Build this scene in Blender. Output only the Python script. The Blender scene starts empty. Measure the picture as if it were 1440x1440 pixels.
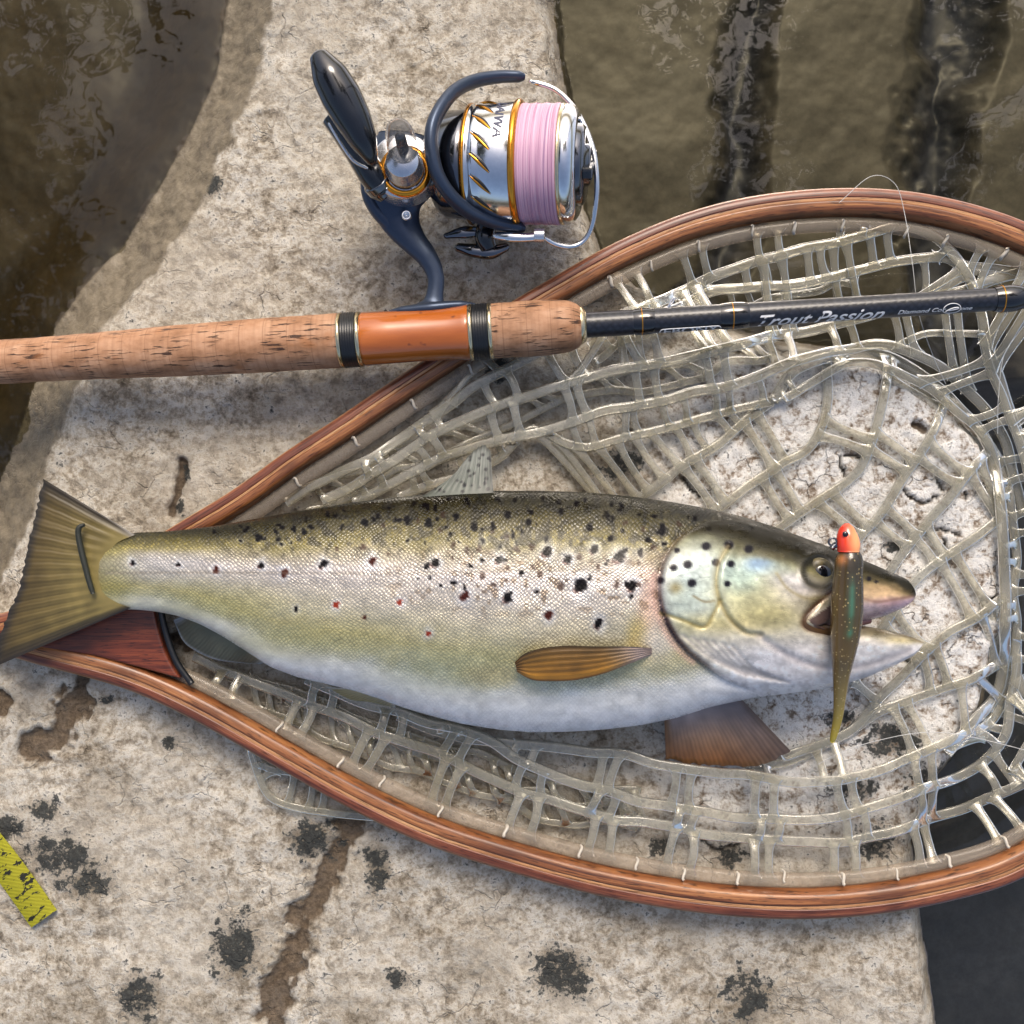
import bpy, math, random
import numpy as np
from mathutils import Vector, Matrix
random.seed(7); rng = np.random.default_rng(7)
R = math.radians
S = bpy.context.scene
COL = S.collection

# ------------------------------------------------------------------ camera, sky, sun, exposure
CZ, D, K = 0.66, 0.62, 0.000385            # camera height, distance to the fish's middle plane, metres per photo pixel there
cam_d = bpy.data.cameras.new('camera'); cam = bpy.data.objects.new('camera', cam_d); COL.objects.link(cam)
cam.location = (0, 0, CZ); cam.rotation_euler = (0, 0, 0)
cam_d.sensor_width = 36; cam_d.lens = 18 * D / (720 * K); cam_d.clip_start = 0.01; cam_d.clip_end = 500
S.camera = cam
SUN_EL, SUN_AZ = 50.0, 6.0                # azimuth from +Y, clockwise seen from above (sun stands beyond the rod)
w = bpy.data.worlds.new('World'); S.world = w; w.use_nodes = True
nt = w.node_tree; nt.nodes.clear()
sky = nt.nodes.new('ShaderNodeTexSky'); sky.sky_type = 'NISHITA'; sky.sun_disc = False
sky.sun_elevation = R(SUN_EL); sky.sun_rotation = R(SUN_AZ); sky.air_density = 1.0; sky.dust_density = 6.0; sky.ozone_density = 1.0
bg = nt.nodes.new('ShaderNodeBackground'); bg.inputs[1].default_value = 0.15
wo = nt.nodes.new('ShaderNodeOutputWorld'); nt.links.new(sky.outputs[0], bg.inputs[0]); nt.links.new(bg.outputs[0], wo.inputs[0])
sl = bpy.data.lights.new('sun', 'SUN'); sl.energy = 1.5; sl.angle = R(24); sl.color = (1.0, 0.92, 0.81)
sun = bpy.data.objects.new('sun', sl); COL.objects.link(sun)
sd = Vector((math.sin(R(SUN_AZ)) * math.cos(R(SUN_EL)), math.cos(R(SUN_AZ)) * math.cos(R(SUN_EL)), math.sin(R(SUN_EL))))
sun.rotation_euler = sd.to_track_quat('Z', 'Y').to_euler(); sun.location = sd * 5
S.view_settings.view_transform = 'Standard'; S.view_settings.look = 'None'; S.view_settings.exposure = 0.46; S.view_settings.gamma = 1
S.view_settings.use_curve_mapping = False
S.render.engine = 'CYCLES'
S.cycles.max_bounces = 6; S.cycles.diffuse_bounces = 3; S.cycles.glossy_bounces = 3; S.cycles.transparent_max_bounces = 18; S.cycles.use_denoising = True
S.cycles.caustics_reflective = False; S.cycles.caustics_refractive = False

# ------------------------------------------------------------------ helpers: positions, noise, curves
def P(px, py, z):                           # photo pixel at height z -> world point
    px, py, z = np.broadcast_arrays(np.asarray(px, float), np.asarray(py, float), np.asarray(z, float))
    s = K * (CZ - z) / D
    return np.stack([(px - 720) * s, (720 - py) * s, z], -1)
def PX(n, z):                               # n photo pixels as metres at height z
    return n * K * (CZ - z) / D
def sstep(a, b, x):
    t = np.clip((np.asarray(x, float) - a) / (b - a), 0, 1); return t * t * (3 - 2 * t)
TAB = rng.random((64, 128, 128))
def vn(x, y, seed=0):
    T = TAB[seed % 64]; x = np.asarray(x, float); y = np.asarray(y, float)
    xi = np.floor(x).astype(int); yi = np.floor(y).astype(int); fx = x - xi; fy = y - yi
    fx = fx * fx * (3 - 2 * fx); fy = fy * fy * (3 - 2 * fy)
    a = T[yi % 128, xi % 128]; b = T[yi % 128, (xi + 1) % 128]; c = T[(yi + 1) % 128, xi % 128]; d = T[(yi + 1) % 128, (xi + 1) % 128]
    return (a * (1 - fx) + b * fx) * (1 - fy) + (c * (1 - fx) + d * fx) * fy
def fbm(x, y, seed=0, o=4):
    r = 0; a = .5; t = 0
    for i in range(o):
        r = r + a * vn(x * 2 ** i + 17.3 * i, y * 2 ** i + 5.1 * i, seed + i); t += a; a *= .5
    return r / t
def cr(pts, n):                             # Catmull-Rom resampled evenly to n points
    p = np.asarray(pts, float)
    if len(p) == 2: return p[0] + (p[1] - p[0]) * np.linspace(0, 1, n)[:, None]
    q = np.vstack([2 * p[0] - p[1], p, 2 * p[-1] - p[-2]]); out = []
    for i in range(len(p) - 1):
        a, b, c, d = q[i:i + 4]; t = np.linspace(0, 1, 24, endpoint=False)[:, None]
        out.append(.5 * (2 * b + (c - a) * t + (2 * a - 5 * b + 4 * c - d) * t ** 2 + (3 * b - a - 3 * c + d) * t ** 3))
    c = np.vstack(out + [p[-1:]])
    L = np.r_[0, np.cumsum(np.linalg.norm(np.diff(c, axis=0), axis=1))]
    s = np.linspace(0, L[-1], n)
    return np.stack([np.interp(s, L, c[:, k]) for k in range(p.shape[1])], -1)
def segdist(x, y, poly):                    # distance to a polyline
    best = np.full(np.shape(x), 1e9)
    for (ax, ay), (bx, by) in zip(poly[:-1], poly[1:]):
        dx, dy = bx - ax, by - ay; t = np.clip(((x - ax) * dx + (y - ay) * dy) / (dx * dx + dy * dy + 1e-9), 0, 1)
        best = np.minimum(best, np.hypot(x - ax - t * dx, y - ay - t * dy))
    return best
def inside(x, y, poly):
    r = np.zeros(np.shape(x), bool); n = len(poly)
    for i in range(n):
        ax, ay = poly[i]; bx, by = poly[(i + 1) % n]
        c = ((ay > y) != (by > y)) & (x < (bx - ax) * (y - ay) / (by - ay + 1e-12) + ax); r ^= c
    return r
def lin(c):
    c = np.asarray(c, float) / 255; return np.where(c <= .04045, c / 12.92, ((c + .055) / 1.055) ** 2.4)

# ------------------------------------------------------------------ helpers: meshes
class MB:
    def __init__(s): s.v = []; s.f = []; s.uv = []; s.n = 0
    def grid(s, V, UV=None, closed_v=False, flip=False):
        nu, nv = V.shape[:2]; base = s.n
        s.v.append(V.reshape(-1, 3)); s.n += nu * nv
        s.uv.append((UV if UV is not None else np.zeros((nu, nv, 2))).reshape(-1, 2))
        i, j = np.meshgrid(np.arange(nu - 1), np.arange(nv if closed_v else nv - 1), indexing='ij'); j2 = (j + 1) % nv
        q = np.stack([i * nv + j, (i + 1) * nv + j, (i + 1) * nv + j2, i * nv + j2], -1).reshape(-1, 4) + base
        s.f.extend((q[:, ::-1] if flip else q).tolist()); return base
    def fan(s, ring, c, uv=(0, 0), flip=False):
        s.v.append(np.asarray(c, float).reshape(1, 3)); s.uv.append(np.asarray(uv, float).reshape(1, 2)); k = s.n; s.n += 1
        n = len(ring)
        for a in range(n):
            t = [ring[a], ring[(a + 1) % n], k]; s.f.append(t[::-1] if flip else t)
    def tube(s, pts, rad, sides=10, flat=1.0, caps=True, up=(0, 0, 1), uv0=0.0, sq=1.0):
        p = np.asarray(pts, float); n = len(p); rad = np.broadcast_to(np.asarray(rad, float), (n,)); flat = np.broadcast_to(np.asarray(flat, float), (n,))
        t = np.gradient(p, axis=0); t /= np.linalg.norm(t, axis=1)[:, None] + 1e-12
        u = np.asarray(up, float) - t * (t @ np.asarray(up, float))[:, None]
        ln = np.linalg.norm(u, axis=1); bad = ln < 1e-3; u[bad] = np.cross(t[bad], (0.3, 1, .2)); u /= np.linalg.norm(u, axis=1)[:, None] + 1e-12
        b = np.cross(t, u)
        th = np.linspace(0, 2 * np.pi, sides, endpoint=False)
        cs_, sn_ = np.cos(th), np.sin(th); cs_ = np.sign(cs_) * np.abs(cs_) ** sq; sn_ = np.sign(sn_) * np.abs(sn_) ** sq
        V = p[:, None] + b[:, None] * (cs_[None, :, None] * rad[:, None, None]) + u[:, None] * (sn_[None, :, None] * (rad * flat)[:, None, None])
        L = np.r_[0, np.cumsum(np.linalg.norm(np.diff(p, axis=0), axis=1))] + uv0
        UV = np.stack(np.broadcast_arrays(L[:, None], th[None] * rad.max()), -1)
        k = s.grid(V, UV, closed_v=True, flip=True)
        if caps:
            s.fan([k + a for a in range(sides)], p[0], (L[0], 0), flip=False); s.fan([k + (n - 1) * sides + a for a in range(sides)], p[-1], (L[-1], 0), flip=True)
    def lathe(s, prof, M, sides=64):        # prof: list of (x, r) along local +X
        pr = np.asarray(prof, float); th = np.linspace(0, 2 * np.pi, sides, endpoint=False)
        V = np.stack([np.broadcast_to(pr[:, 0:1], (len(pr), sides)), pr[:, 1:2] * np.cos(th), pr[:, 1:2] * np.sin(th)], -1)
        A = np.array(M); V = V @ A[:3, :3].T + A[:3, 3]
        L = np.r_[0, np.cumsum(np.hypot(*np.diff(pr, axis=0).T))]
        UV = np.stack(np.broadcast_arrays(L[:, None], th[None] * pr[:, 1].max()), -1)
        s.grid(V, UV, closed_v=True, flip=False)
    def box(s, c, h, M=None):
        A = np.eye(4) if M is None else np.array(M)
        v = np.array([[x, y, z] for x in (-1, 1) for y in (-1, 1) for z in (-1, 1)], float) * h + c
        s.v.append(v @ A[:3, :3].T + A[:3, 3]); s.uv.append(np.zeros((8, 2)))
        for f in ((0, 1, 3, 2), (4, 6, 7, 5), (0, 4, 5, 1), (2, 3, 7, 6), (0, 2, 6, 4), (1, 5, 7, 3)): s.f.append([a + s.n for a in f])
        s.n += 8
    def build(s, name, mat, parent=None, smooth=True, bevel=0):
        me = bpy.data.meshes.new(name); V = np.vstack(s.v); me.from_pydata(V.tolist(), [], s.f)
        UV = np.vstack(s.uv); l = me.uv_layers.new(name='UVMap'); idx = np.empty(len(me.loops), int); me.loops.foreach_get('vertex_index', idx)
        l.data.foreach_set('uv', UV[idx].ravel())
        if smooth: me.polygons.foreach_set('use_smooth', [True] * len(me.polygons))
        me.materials.append(mat); me.update()
        o = bpy.data.objects.new(name, me); COL.objects.link(o); o.parent = parent
        if bevel:
            m = o.modifiers.new('bevel', 'BEVEL'); m.width = bevel; m.segments = 2; m.limit_method = 'ANGLE'
        return o
def fattr(o, name, a):
    at = o.data.attributes.new(name, 'FLOAT', 'POINT'); at.data.foreach_set('value', np.asarray(a, np.float32).ravel())
def cattr(o, name, c):
    at = o.data.attributes.new(name, 'FLOAT_COLOR', 'POINT'); c = np.asarray(c, np.float32); at.data.foreach_set('color', np.c_[c, np.ones(len(c), np.float32)].ravel())
def thing(name, label, cat, loc=(0, 0, 0)):
    o = bpy.data.objects.new(name, None); COL.objects.link(o); o['label'] = label; o['category'] = cat; o.empty_display_size = .02
    return o
def tag(o, label, cat): o['label'] = label; o['category'] = cat; return o

# ------------------------------------------------------------------ helpers: materials
class Mat:
    def __init__(s, name):
        s.m = bpy.data.materials.new(name); s.m.use_nodes = True; s.nt = s.m.node_tree; s.nt.nodes.clear()
        s.out = s.nt.nodes.new('ShaderNodeOutputMaterial')
    def n(s, typ, ins=None, **kw):
        nd = s.nt.nodes.new('ShaderNode' + typ)
        for k, v in kw.items(): setattr(nd, k, v)
        for k, v in (ins or {}).items():
            sock = nd.inputs[k]
            if isinstance(v, bpy.types.NodeSocket): s.nt.links.new(v, sock)
            else: sock.default_value = v
        return nd
    def uv(s, sx, sy, sz=1, rot=0):
        t = s.n('UVMap'); return s.n('Mapping', {'Vector': t.outputs[0], 'Scale': (sx, sy, sz), 'Rotation': (0, 0, rot)}).outputs[0]
    def obj(s, sx, sy, sz):
        t = s.n('TexCoord'); return s.n('Mapping', {'Vector': t.outputs['Object'], 'Scale': (sx, sy, sz)}).outputs[0]
    def noise(s, vec, scale, detail=4, rough=.55, dist=0):
        return s.n('TexNoise', {'Vector': vec, 'Scale': scale, 'Detail': detail, 'Roughness': rough, 'Distortion': dist}).outputs['Fac']
    def ramp(s, fac, stops, interp='LINEAR'):
        r = s.n('ValToRGB', {'Fac': fac}); r.color_ramp.interpolation = interp; e = r.color_ramp.elements
        while len(e) < len(stops): e.new(.5)
        for a, (p, c) in zip(e, stops):
            a.position = p; c = (c, c, c) if isinstance(c, (int, float)) else c; a.color = (*c, 1)
        return r.outputs[0]
    def mix(s, f, a, b, mode='MIX'):
        nd = s.n('Mix', data_type='RGBA', blend_type=mode)
        for sock, v in ((nd.inputs[0], f), (nd.inputs[6], a), (nd.inputs[7], b)):
            if isinstance(v, bpy.types.NodeSocket): s.nt.links.new(v, sock)
            else: sock.default_value = v if isinstance(v, (int, float)) else (*v, 1)
        return nd.outputs[2]
    def math(s, op, a, b=0.0, c=0.0):
        return s.n('Math', {0: a, 1: b, 2: c}, operation=op).outputs[0]
    def at(s, name, col=False):
        a = s.n('Attribute', attribute_name=name); return a.outputs['Color' if col else 'Fac']
    def bump(s, h, st, dist, normal=None):
        i = {'Height': h, 'Strength': st, 'Distance': dist}
        if normal is not None: i['Normal'] = normal
        return s.n('Bump', i).outputs[0]
    def pbr(s, col, rough=.5, metal=0, spec=.5, normal=None, **kw):
        ins = {'Base Color': col if isinstance(col, bpy.types.NodeSocket) else (*col, 1), 'Roughness': rough, 'Metallic': metal, 'Specular IOR Level': spec}
        if normal is not None: ins['Normal'] = normal
        ins.update(kw); return s.n('BsdfPrincipled', ins).outputs[0]
    def done(s, sh): s.nt.links.new(sh, s.out.inputs['Surface']); return s.m
def plain(name, col, rough=.5, metal=0, spec=.5, **kw):
    m = Mat(name); nz = m.noise(m.obj(1, 1, 1), 420, 3)
    c = m.mix(.35, col, m.mix(nz, tuple(x * .72 for x in col), tuple(min(x * 1.25, 1) for x in col)))
    rr = m.math('MULTIPLY_ADD', nz, .18, rough - .09)
    return m.done(m.pbr(c, rr, metal, spec, **kw))

# rock --------------------------------------------------------------
m = Mat('rock'); ob = m.obj(1, 1, 1)
n1 = m.noise(ob, 125, 7, .66, .25); n2 = m.noise(ob, 430, 5, .68); n3 = m.noise(ob, 22, 4); n4 = m.noise(ob, 900, 3, .6)
mot = m.math('ADD', m.math('MULTIPLY', n1, .62), m.math('MULTIPLY', n2, .38))
dry = m.ramp(mot, [(.33, (.12, .097, .071)), (.40, (.225, .19, .143)), (.455, (.345, .302, .238)), (.50, (.465, .42, .346)), (.55, (.57, .535, .465)), (.66, (.69, .66, .60))])
dry = m.mix(m.ramp(n3, [(.40, .0), (.64, .85)]), dry, m.mix(1.0, dry, (.62, .585, .53), 'MULTIPLY'))
dry = m.mix(m.ramp(m.noise(ob, 13, 4, .6), [(.46, 0.0), (.62, .62)]), dry, m.mix(.72, dry, (.46, .42, .35)))
whi = m.ramp(mot, [(.36, (.13, .09, .06)), (.42, (.28, .23, .18)), (.465, (.50, .46, .41)), (.51, (.68, .66, .62)), (.62, (.78, .77, .74))])
c = m.mix(m.at('white'), dry, whi)
speck = m.ramp(n4, [(.30, 1.0), (.36, 0.0)])
c = m.mix(m.math('MULTIPLY', speck, .6), c, (.09, .07, .055))
vor = m.n('TexVoronoi', {'Vector': m.n('Vector' + 'Math', {0: ob, 1: m.n('TexNoise', {'Vector': ob, 'Scale': 60.0}).outputs['Color']}, operation='MULTIPLY_ADD').outputs[0] if False else ob, 'Scale': 38.0}, feature='DISTANCE_TO_EDGE')
nd = m.n('TexNoise', {'Vector': ob, 'Scale': 70.0, 'Detail': 4.0})
wv = m.n('VectorMath', {0: nd.outputs['Color'], 1: (.03, .03, .03), 2: ob}, operation='MULTIPLY_ADD')
m.nt.links.new(wv.outputs[0], vor.inputs['Vector'])
hair = m.math('MULTIPLY', m.ramp(vor.outputs['Distance'], [(.0, 1.0), (.028, 0.0)]), m.ramp(m.noise(ob, 30, 2), [(.5, 0.0), (.6, .9)]))
c = m.mix(m.math('MULTIPLY', hair, m.math('MULTIPLY_ADD', m.at('white'), .75, .15)), c, (.05, .042, .035))
br = m.ramp(n2, [(.3, (.045, .030, .018)), (.7, (.15, .105, .065))]); c = m.mix(m.ramp(m.math('ADD', m.at('brown'), m.math('MULTIPLY_ADD', n1, 1.6, -.8)), [(.3, 0.0), (.7, .92)]), c, br)
mo = m.ramp(n2, [(.35, (.010, .012, .012)), (.6, (.035, .038, .036)), (.75, (.11, .11, .10))])
mask = m.ramp(m.math('ADD', m.at('moss'), m.math('ADD', m.math('MULTIPLY_ADD', n1, 3.2, -1.6), m.math('MULTIPLY_ADD', n2, 2.4, -1.2))), [(.42, 0.0), (.80, .96)])
c = m.mix(mask, c, mo)
c = m.mix(m.at('crack'), c, (.022, .018, .015))
wetc = m.ramp(mot, [(.36, (.075, .055, .032)), (.5, (.15, .12, .075)), (.66, (.215, .175, .115))])
c = m.mix(m.at('wet'), c, wetc)
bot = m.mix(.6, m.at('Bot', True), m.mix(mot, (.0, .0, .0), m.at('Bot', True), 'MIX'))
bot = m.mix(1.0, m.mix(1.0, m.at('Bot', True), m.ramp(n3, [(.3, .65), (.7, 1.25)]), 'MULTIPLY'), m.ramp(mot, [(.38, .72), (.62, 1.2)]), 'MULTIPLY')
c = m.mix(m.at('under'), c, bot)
h = m.math('ADD', m.math('MULTIPLY', n1, 1.0), m.math('MULTIPLY', n2, .55)); h = m.math('SUBTRACT', h, m.math('MULTIPLY', hair, .5))
h = m.math('SUBTRACT', m.math('ADD', h, m.math('MULTIPLY', n4, .12)), m.math('MULTIPLY', speck, .25))
bstr = m.math('SUBTRACT', m.math('MULTIPLY_ADD', m.at('wet'), -.40, .8), m.math('MULTIPLY', m.at('under'), .385))
M_ROCK = m.done(m.pbr(c, m.math('MULTIPLY_ADD', m.at('wet'), -.42, .88), 0, m.math('MULTIPLY_ADD', m.at('wet'), .25, .25), m.bump(h, bstr, .0022)))

m = Mat('riverbed'); ob = m.obj(1, 1, 1)
M_BED = m.done(m.pbr(m.ramp(m.noise(ob, 25, 6, .7), [(.35, (.03, .022, .012)), (.65, (.10, .08, .05))]), .8, normal=m.bump(m.noise(ob, 30, 5), .6, .01)))

m = Mat('water'); ob = m.obj(1, 1, 1)
nb = m.bump(m.math('ADD', m.noise(ob, 9, 2, .4), m.math('MULTIPLY', m.noise(ob, 32, 2, .4), .22)), .16, .02)
fr = m.n('Fresnel', {'IOR': 1.35, 'Normal': nb}).outputs[0]
tr = m.n('BsdfTransparent', {'Color': (.74, .72, .62, 1)}).outputs[0]; gl = m.n('BsdfGlossy', {'Color': (1, 1, 1, 1), 'Roughness': .015, 'Normal': nb}).outputs[0]
M_WATER = m.done(m.n('MixShader', {0: fr, 1: tr, 2: gl}).outputs[0])

# fish --------------------------------------------------------------
m = Mat('trout_skin'); uvs = m.uv(1 / 4.6, 1 / 4.1, 1, 0); uvr = m.uv(.155, .17, 1, R(45))
# rotate after scaling so the scales form a diamond lattice
t0 = m.n('UVMap').outputs[0]; wn_ = m.n('TexNoise', {'Vector': m.n('Mapping', {'Vector': t0, 'Scale': (.012, .016, 1)}).outputs[0], 'Scale': 1.0, 'Detail': 3.0}).outputs['Color']; t0 = m.n('VectorMath', {0: wn_, 1: (26, 26, 0), 2: t0}, operation='MULTIPLY_ADD').outputs[0]; sc_ = m.n('Mapping', {'Vector': t0, 'Scale': (.215, .24, 1)}).outputs[0]; ro = m.n('Mapping', {'Vector': sc_, 'Rotation': (0, 0, R(45))}).outputs[0]
vo = m.n('TexVoronoi', {'Vector': ro, 'Scale': 1.0, 'Randomness': .38}, feature='DISTANCE_TO_EDGE')
vf = m.n('TexVoronoi', {'Vector': ro, 'Scale': 1.0, 'Randomness': .38}, feature='F1')
edge = m.ramp(vo.outputs['Distance'], [(.0, 0.0), (.22, 1.0)])
ss = m.at('scl')
base = m.at('Col', True)
nz = m.noise(m.n('Mapping', {'Vector': t0, 'Scale': (.03, .05, 1)}).outputs[0], 1.0, 5, .6)
base = m.mix(1.0, base, m.ramp(nz, [(.3, .86), (.7, 1.12)]), 'MULTIPLY')
dark = m.mix(1.0, base, (.66, .65, .62), 'MULTIPLY'); lite = m.mix(1.0, base, (1.18, 1.17, 1.10), 'MULTIPLY')
cellv = m.n('SeparateColor', {0: vf.outputs['Color']}).outputs[0]
lite = m.mix(m.math('MULTIPLY', m.ramp(cellv, [(.45, 0.0), (1.0, .8)]), m.at('gold')), lite, m.mix(1.0, lite, (2.3, 2.2, 1.9), 'MULTIPLY'))
sccol = m.mix(edge, dark, lite); ssm = m.math('MULTIPLY', ss, m.ramp(m.noise(m.n('Mapping', {'Vector': t0, 'Scale': (.012, .02, 1)}).outputs[0], 1.0, 4, .6), [(.35, .35), (.62, 1.0)])); col = m.mix(ssm, base, sccol)
hgt = m.math('MULTIPLY', m.ramp(vf.outputs['Distance'], [(.0, 1.0), (.7, 0.0)]), ss)
fine = m.noise(m.n('Mapping', {'Vector': t0, 'Scale': (.16, .16, 1)}).outputs[0], 1.0, 5, .65)
nrm = m.bump(m.math('ADD', m.math('ADD', hgt, m.math('MULTIPLY', nz, .35)), m.math('MULTIPLY', fine, .45)), .42, .0007)
M_SKIN = m.done(m.pbr(col, m.ramp(m.noise(m.n('Mapping', {'Vector': t0, 'Scale': (.02, .045, 1)}).outputs[0], 1.0, 6, .7), [(.40, .15), (.60, .46)]), m.math('MULTIPLY', m.at('sil'), .34), m.math('MULTIPLY_ADD', m.at('ink'), -.36, .42), nrm, **{'Coat Weight': .08, 'Coat Roughness': .14}))
m = Mat('trout_fin'); u = m.n('UVMap').outputs[0]
wv = m.n('TexWave', {'Vector': u, 'Scale': 1.0, 'Distortion': 2.2, 'Detail': 2.0, 'Detail Scale': .8}, wave_type='BANDS', bands_direction='Y')
fc = m.mix(1.0, m.at('Col', True), m.ramp(wv.outputs['Fac'], [(.1, .80), (.7, 1.12)]), 'MULTIPLY'); fc = m.mix(m.at('ray'), m.at('Col', True), fc)
p_ = m.pbr(fc, .36, 0, .5, m.bump(m.math('MULTIPLY', wv.outputs['Fac'], m.at('ray')), .4, .0007), **{'Coat Weight': .1, 'Coat Roughness': .25})
trn = m.n('BsdfTranslucent', {'Color': fc}).outputs[0]
M_FIN = m.done(m.n('MixShader', {0: .18, 1: p_, 2: trn}).outputs[0])
M_PUPIL = plain('pupil', (.004, .005, .008), .08, 0, .6, **{'Coat Weight': .5})
M_MOUTH = plain('mouth_flesh', (.30, .14, .13), .3)
M_LIP = plain('jaw_lip', (.085, .045, .018), .35)

# net, rod, reel -----------------------------------------------------
m = Mat('clear_rubber'); ob = m.obj(1, 1, 1)
tint = m.ramp(m.noise(ob, 18, 3), [(.35, (.94, .92, .84)), (.65, (.98, .98, .95))])
trs = m.n('BsdfTransparent', {'Color': tint}).outputs[0]
nbp = m.bump(m.noise(ob, 130, 2), .10, .001)
df = m.n('BsdfDiffuse', {'Color': m.ramp(m.noise(ob, 14, 3), [(.35, (.50, .45, .31)), (.65, (.62, .60, .51))])}).outputs[0]
trl = m.n('BsdfTranslucent', {'Color': (.66, .63, .54, 1)}).outputs[0]
bodyc = m.n('MixShader', {0: .4, 1: df, 2: trl}).outputs[0]
lw = m.n('LayerWeight', {'Blend': .5}).outputs['Facing']
clear = m.n('MixShader', {0: m.ramp(lw, [(.0, .27), (.45, .36), (.8, .60), (1.0, .72)]), 1: trs, 2: bodyc}).outputs[0]
gls = m.n('BsdfGlossy', {'Color': (1, 1, .98, 1), 'Roughness': .15, 'Normal': nbp}).outputs[0]
M_RUB = m.done(m.n('MixShader', {0: m.math('MULTIPLY_ADD', m.n('Fresnel', {'IOR': 1.5, 'Normal': nbp}).outputs[0], .85, .025), 1: clear, 2: gls}).outputs[0])
m = Mat('clear_hose'); ob = m.obj(1, 1, 1)
trs = m.n('BsdfTransparent', {'Color': (.94, .90, .85, 1)}).outputs[0]
pb = m.pbr((.42, .36, .29), .22, 0, .5, m.bump(m.noise(ob, 120, 3), .3, .001))
M_HOSE = m.done(m.n('MixShader', {0: .30, 1: trs, 2: pb}).outputs[0])
M_STITCH = plain('stitch', (.55, .50, .42), .4)
def wood(name, c0, c1, c2, su=9, sv=420, seed=0.0, rough=.36, coat=.14):
    m = Mat(name); u = m.n('UVMap').outputs[0]
    mp = m.n('Mapping', {'Vector': u, 'Scale': (su, sv, 1), 'Location': (seed, seed * 1.7, 0)}).outputs[0]
    a = m.noise(mp, 1.0, 6, .62, .6); mp2 = m.n('Mapping', {'Vector': u, 'Scale': (su * 9, sv * 3.2, 1), 'Location': (seed, 0, 0)}).outputs[0]
    b = m.noise(mp2, 1.0, 3, .6)
    c = m.ramp(a, [(.33, c0), (.5, c1), (.68, c2)])
    c = m.mix(m.ramp(b, [(.36, .85), (.46, 0.0)]), c, tuple(x * .35 for x in c0))
    blot = m.noise(m.n('Mapping', {'Vector': u, 'Scale': (22, 60, 1)}).outputs[0], 1.0, 3)
    c = m.mix(m.ramp(blot, [(.52, 0.0), (.68, .7)]), c, c0)
    return m.done(m.pbr(c, m.math('MULTIPLY_ADD', b, .2, rough - .08), 0, .5, m.bump(b, .15, .0005), **{'Coat Weight': coat, 'Coat Roughness': .12}))
M_WRED = wood('wood_red', (.07, .018, .009), (.17, .048, .022), (.29, .105, .048), seed=1.0)
M_WTAN = wood('wood_tan', (.26, .11, .04), (.44, .215, .09), (.56, .33, .16), seed=4.0)
M_WORG = wood('wood_orange', (.09, .028, .011), (.24, .085, .028), (.40, .175, .062), seed=7.0)
M_WMAH = wood('wood_mahogany', (.055, .010, .005), (.14, .028, .011), (.23, .055, .02), 14, 500, 9.0)
m = Mat('cork'); u = m.n('UVMap').outputs[0]
def mp(su, sv): return m.n('Mapping', {'Vector': u, 'Scale': (su, sv, 1)}).outputs[0]
a = m.noise(mp(60, 90), 1.0, 5, .6); rings = m.noise(mp(520, 12), 1.0, 2, .5); pitn = m.noise(mp(70, 620), 1.0, 4, .62, .3); pitm = m.noise(mp(45, 70), 1.0, 3, .5)
c = m.ramp(a, [(.3, (.24, .115, .055)), (.5, (.40, .215, .12)), (.7, (.50, .30, .185))])
c = m.mix(m.ramp(rings, [(.45, 0.0), (.7, .38)]), c, (.24, .12, .065))
sep = m.n('SeparateXYZ', {0: u}).outputs[0]
jt = m.ramp(m.math('ABSOLUTE', m.math('SUBTRACT', m.math('FRACT', m.math('MULTIPLY', sep, 78.0)), .5)), [(.0, .5), (.03, 0.0)])
c = m.mix(jt, c, (.17, .08, .04))
pit = m.math('MULTIPLY', m.ramp(pitn, [(.40, 1.0), (.44, 0.0)]), m.ramp(pitm, [(.42, 0.0), (.52, 1.0)]))
c = m.mix(m.math('MULTIPLY', pit, .92), c, (.03, .014, .010))
blo = m.noise(mp(45, 60), 1.0, 2); c = m.mix(m.ramp(blo, [(.62, 0.0), (.75, .6)]), c, (.36, .13, .035))
M_CORK = m.done(m.pbr(c, .62, 0, .3, m.bump(m.math('SUBTRACT', a, m.math('MULTIPLY', pit, 1.5)), .5, .0008)))
m = Mat('amber_resin'); u = m.n('UVMap').outputs[0]
a = m.noise(m.n('Mapping', {'Vector': u, 'Scale': (14, 70, 1)}).outputs[0], 1.0, 4); k = m.noise(m.n('Mapping', {'Vector': u, 'Scale': (120, 150, 1), 'Location': (3, 5, 0)}).outputs[0], 1.0, 2)
c = m.mix(m.ramp(k, [(.66, 0.0), (.76, .85)]), m.ramp(a, [(.3, (.30, .070, .010)), (.6, (.46, .125, .018)), (.75, (.52, .16, .03))]), (.05, .012, .006))
M_AMBER = m.done(m.pbr(c, .2, 0, .5, **{'Coat Weight': .7, 'Coat Roughness': .06}))
M_BLACK = plain('black_thread', (.008, .009, .011), .35); M_GOLDP = plain('pale_gold', (.72, .60, .38), .22, 1.0); M_GOLD = plain('gold_anodised', (.70, .30, .035), .2, .95)
m = Mat('carbon_blank'); u = m.n('UVMap').outputs[0]
wa = m.n('TexVoronoi', {'Vector': m.n('Mapping', {'Vector': u, 'Scale': (330, 330, 1), 'Rotation': (0, 0, R(45))}).outputs[0], 'Scale': 1.0, 'Randomness': .35}, distance='CHEBYCHEV')
c = m.ramp(wa.outputs['Distance'], [(.1, (.018, .021, .032)), (.6, (.006, .007, .010))])
M_CARB = m.done(m.pbr(c, .34, 0, .4, m.bump(wa.outputs['Distance'], .2, .0008), **{'Coat Weight': .25, 'Coat Roughness': .15}))
M_INK = plain('white_ink', (.75, .75, .75), .4); M_DINK = plain('dark_ink', (.05, .055, .10), .4)
M_REEL = plain('slate_metal', (.045, .062, .098), .36, .6, .5); M_RBLK = plain('gloss_black', (.006, .007, .010), .16, 0, .55, **{'Coat Weight': .4})
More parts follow.
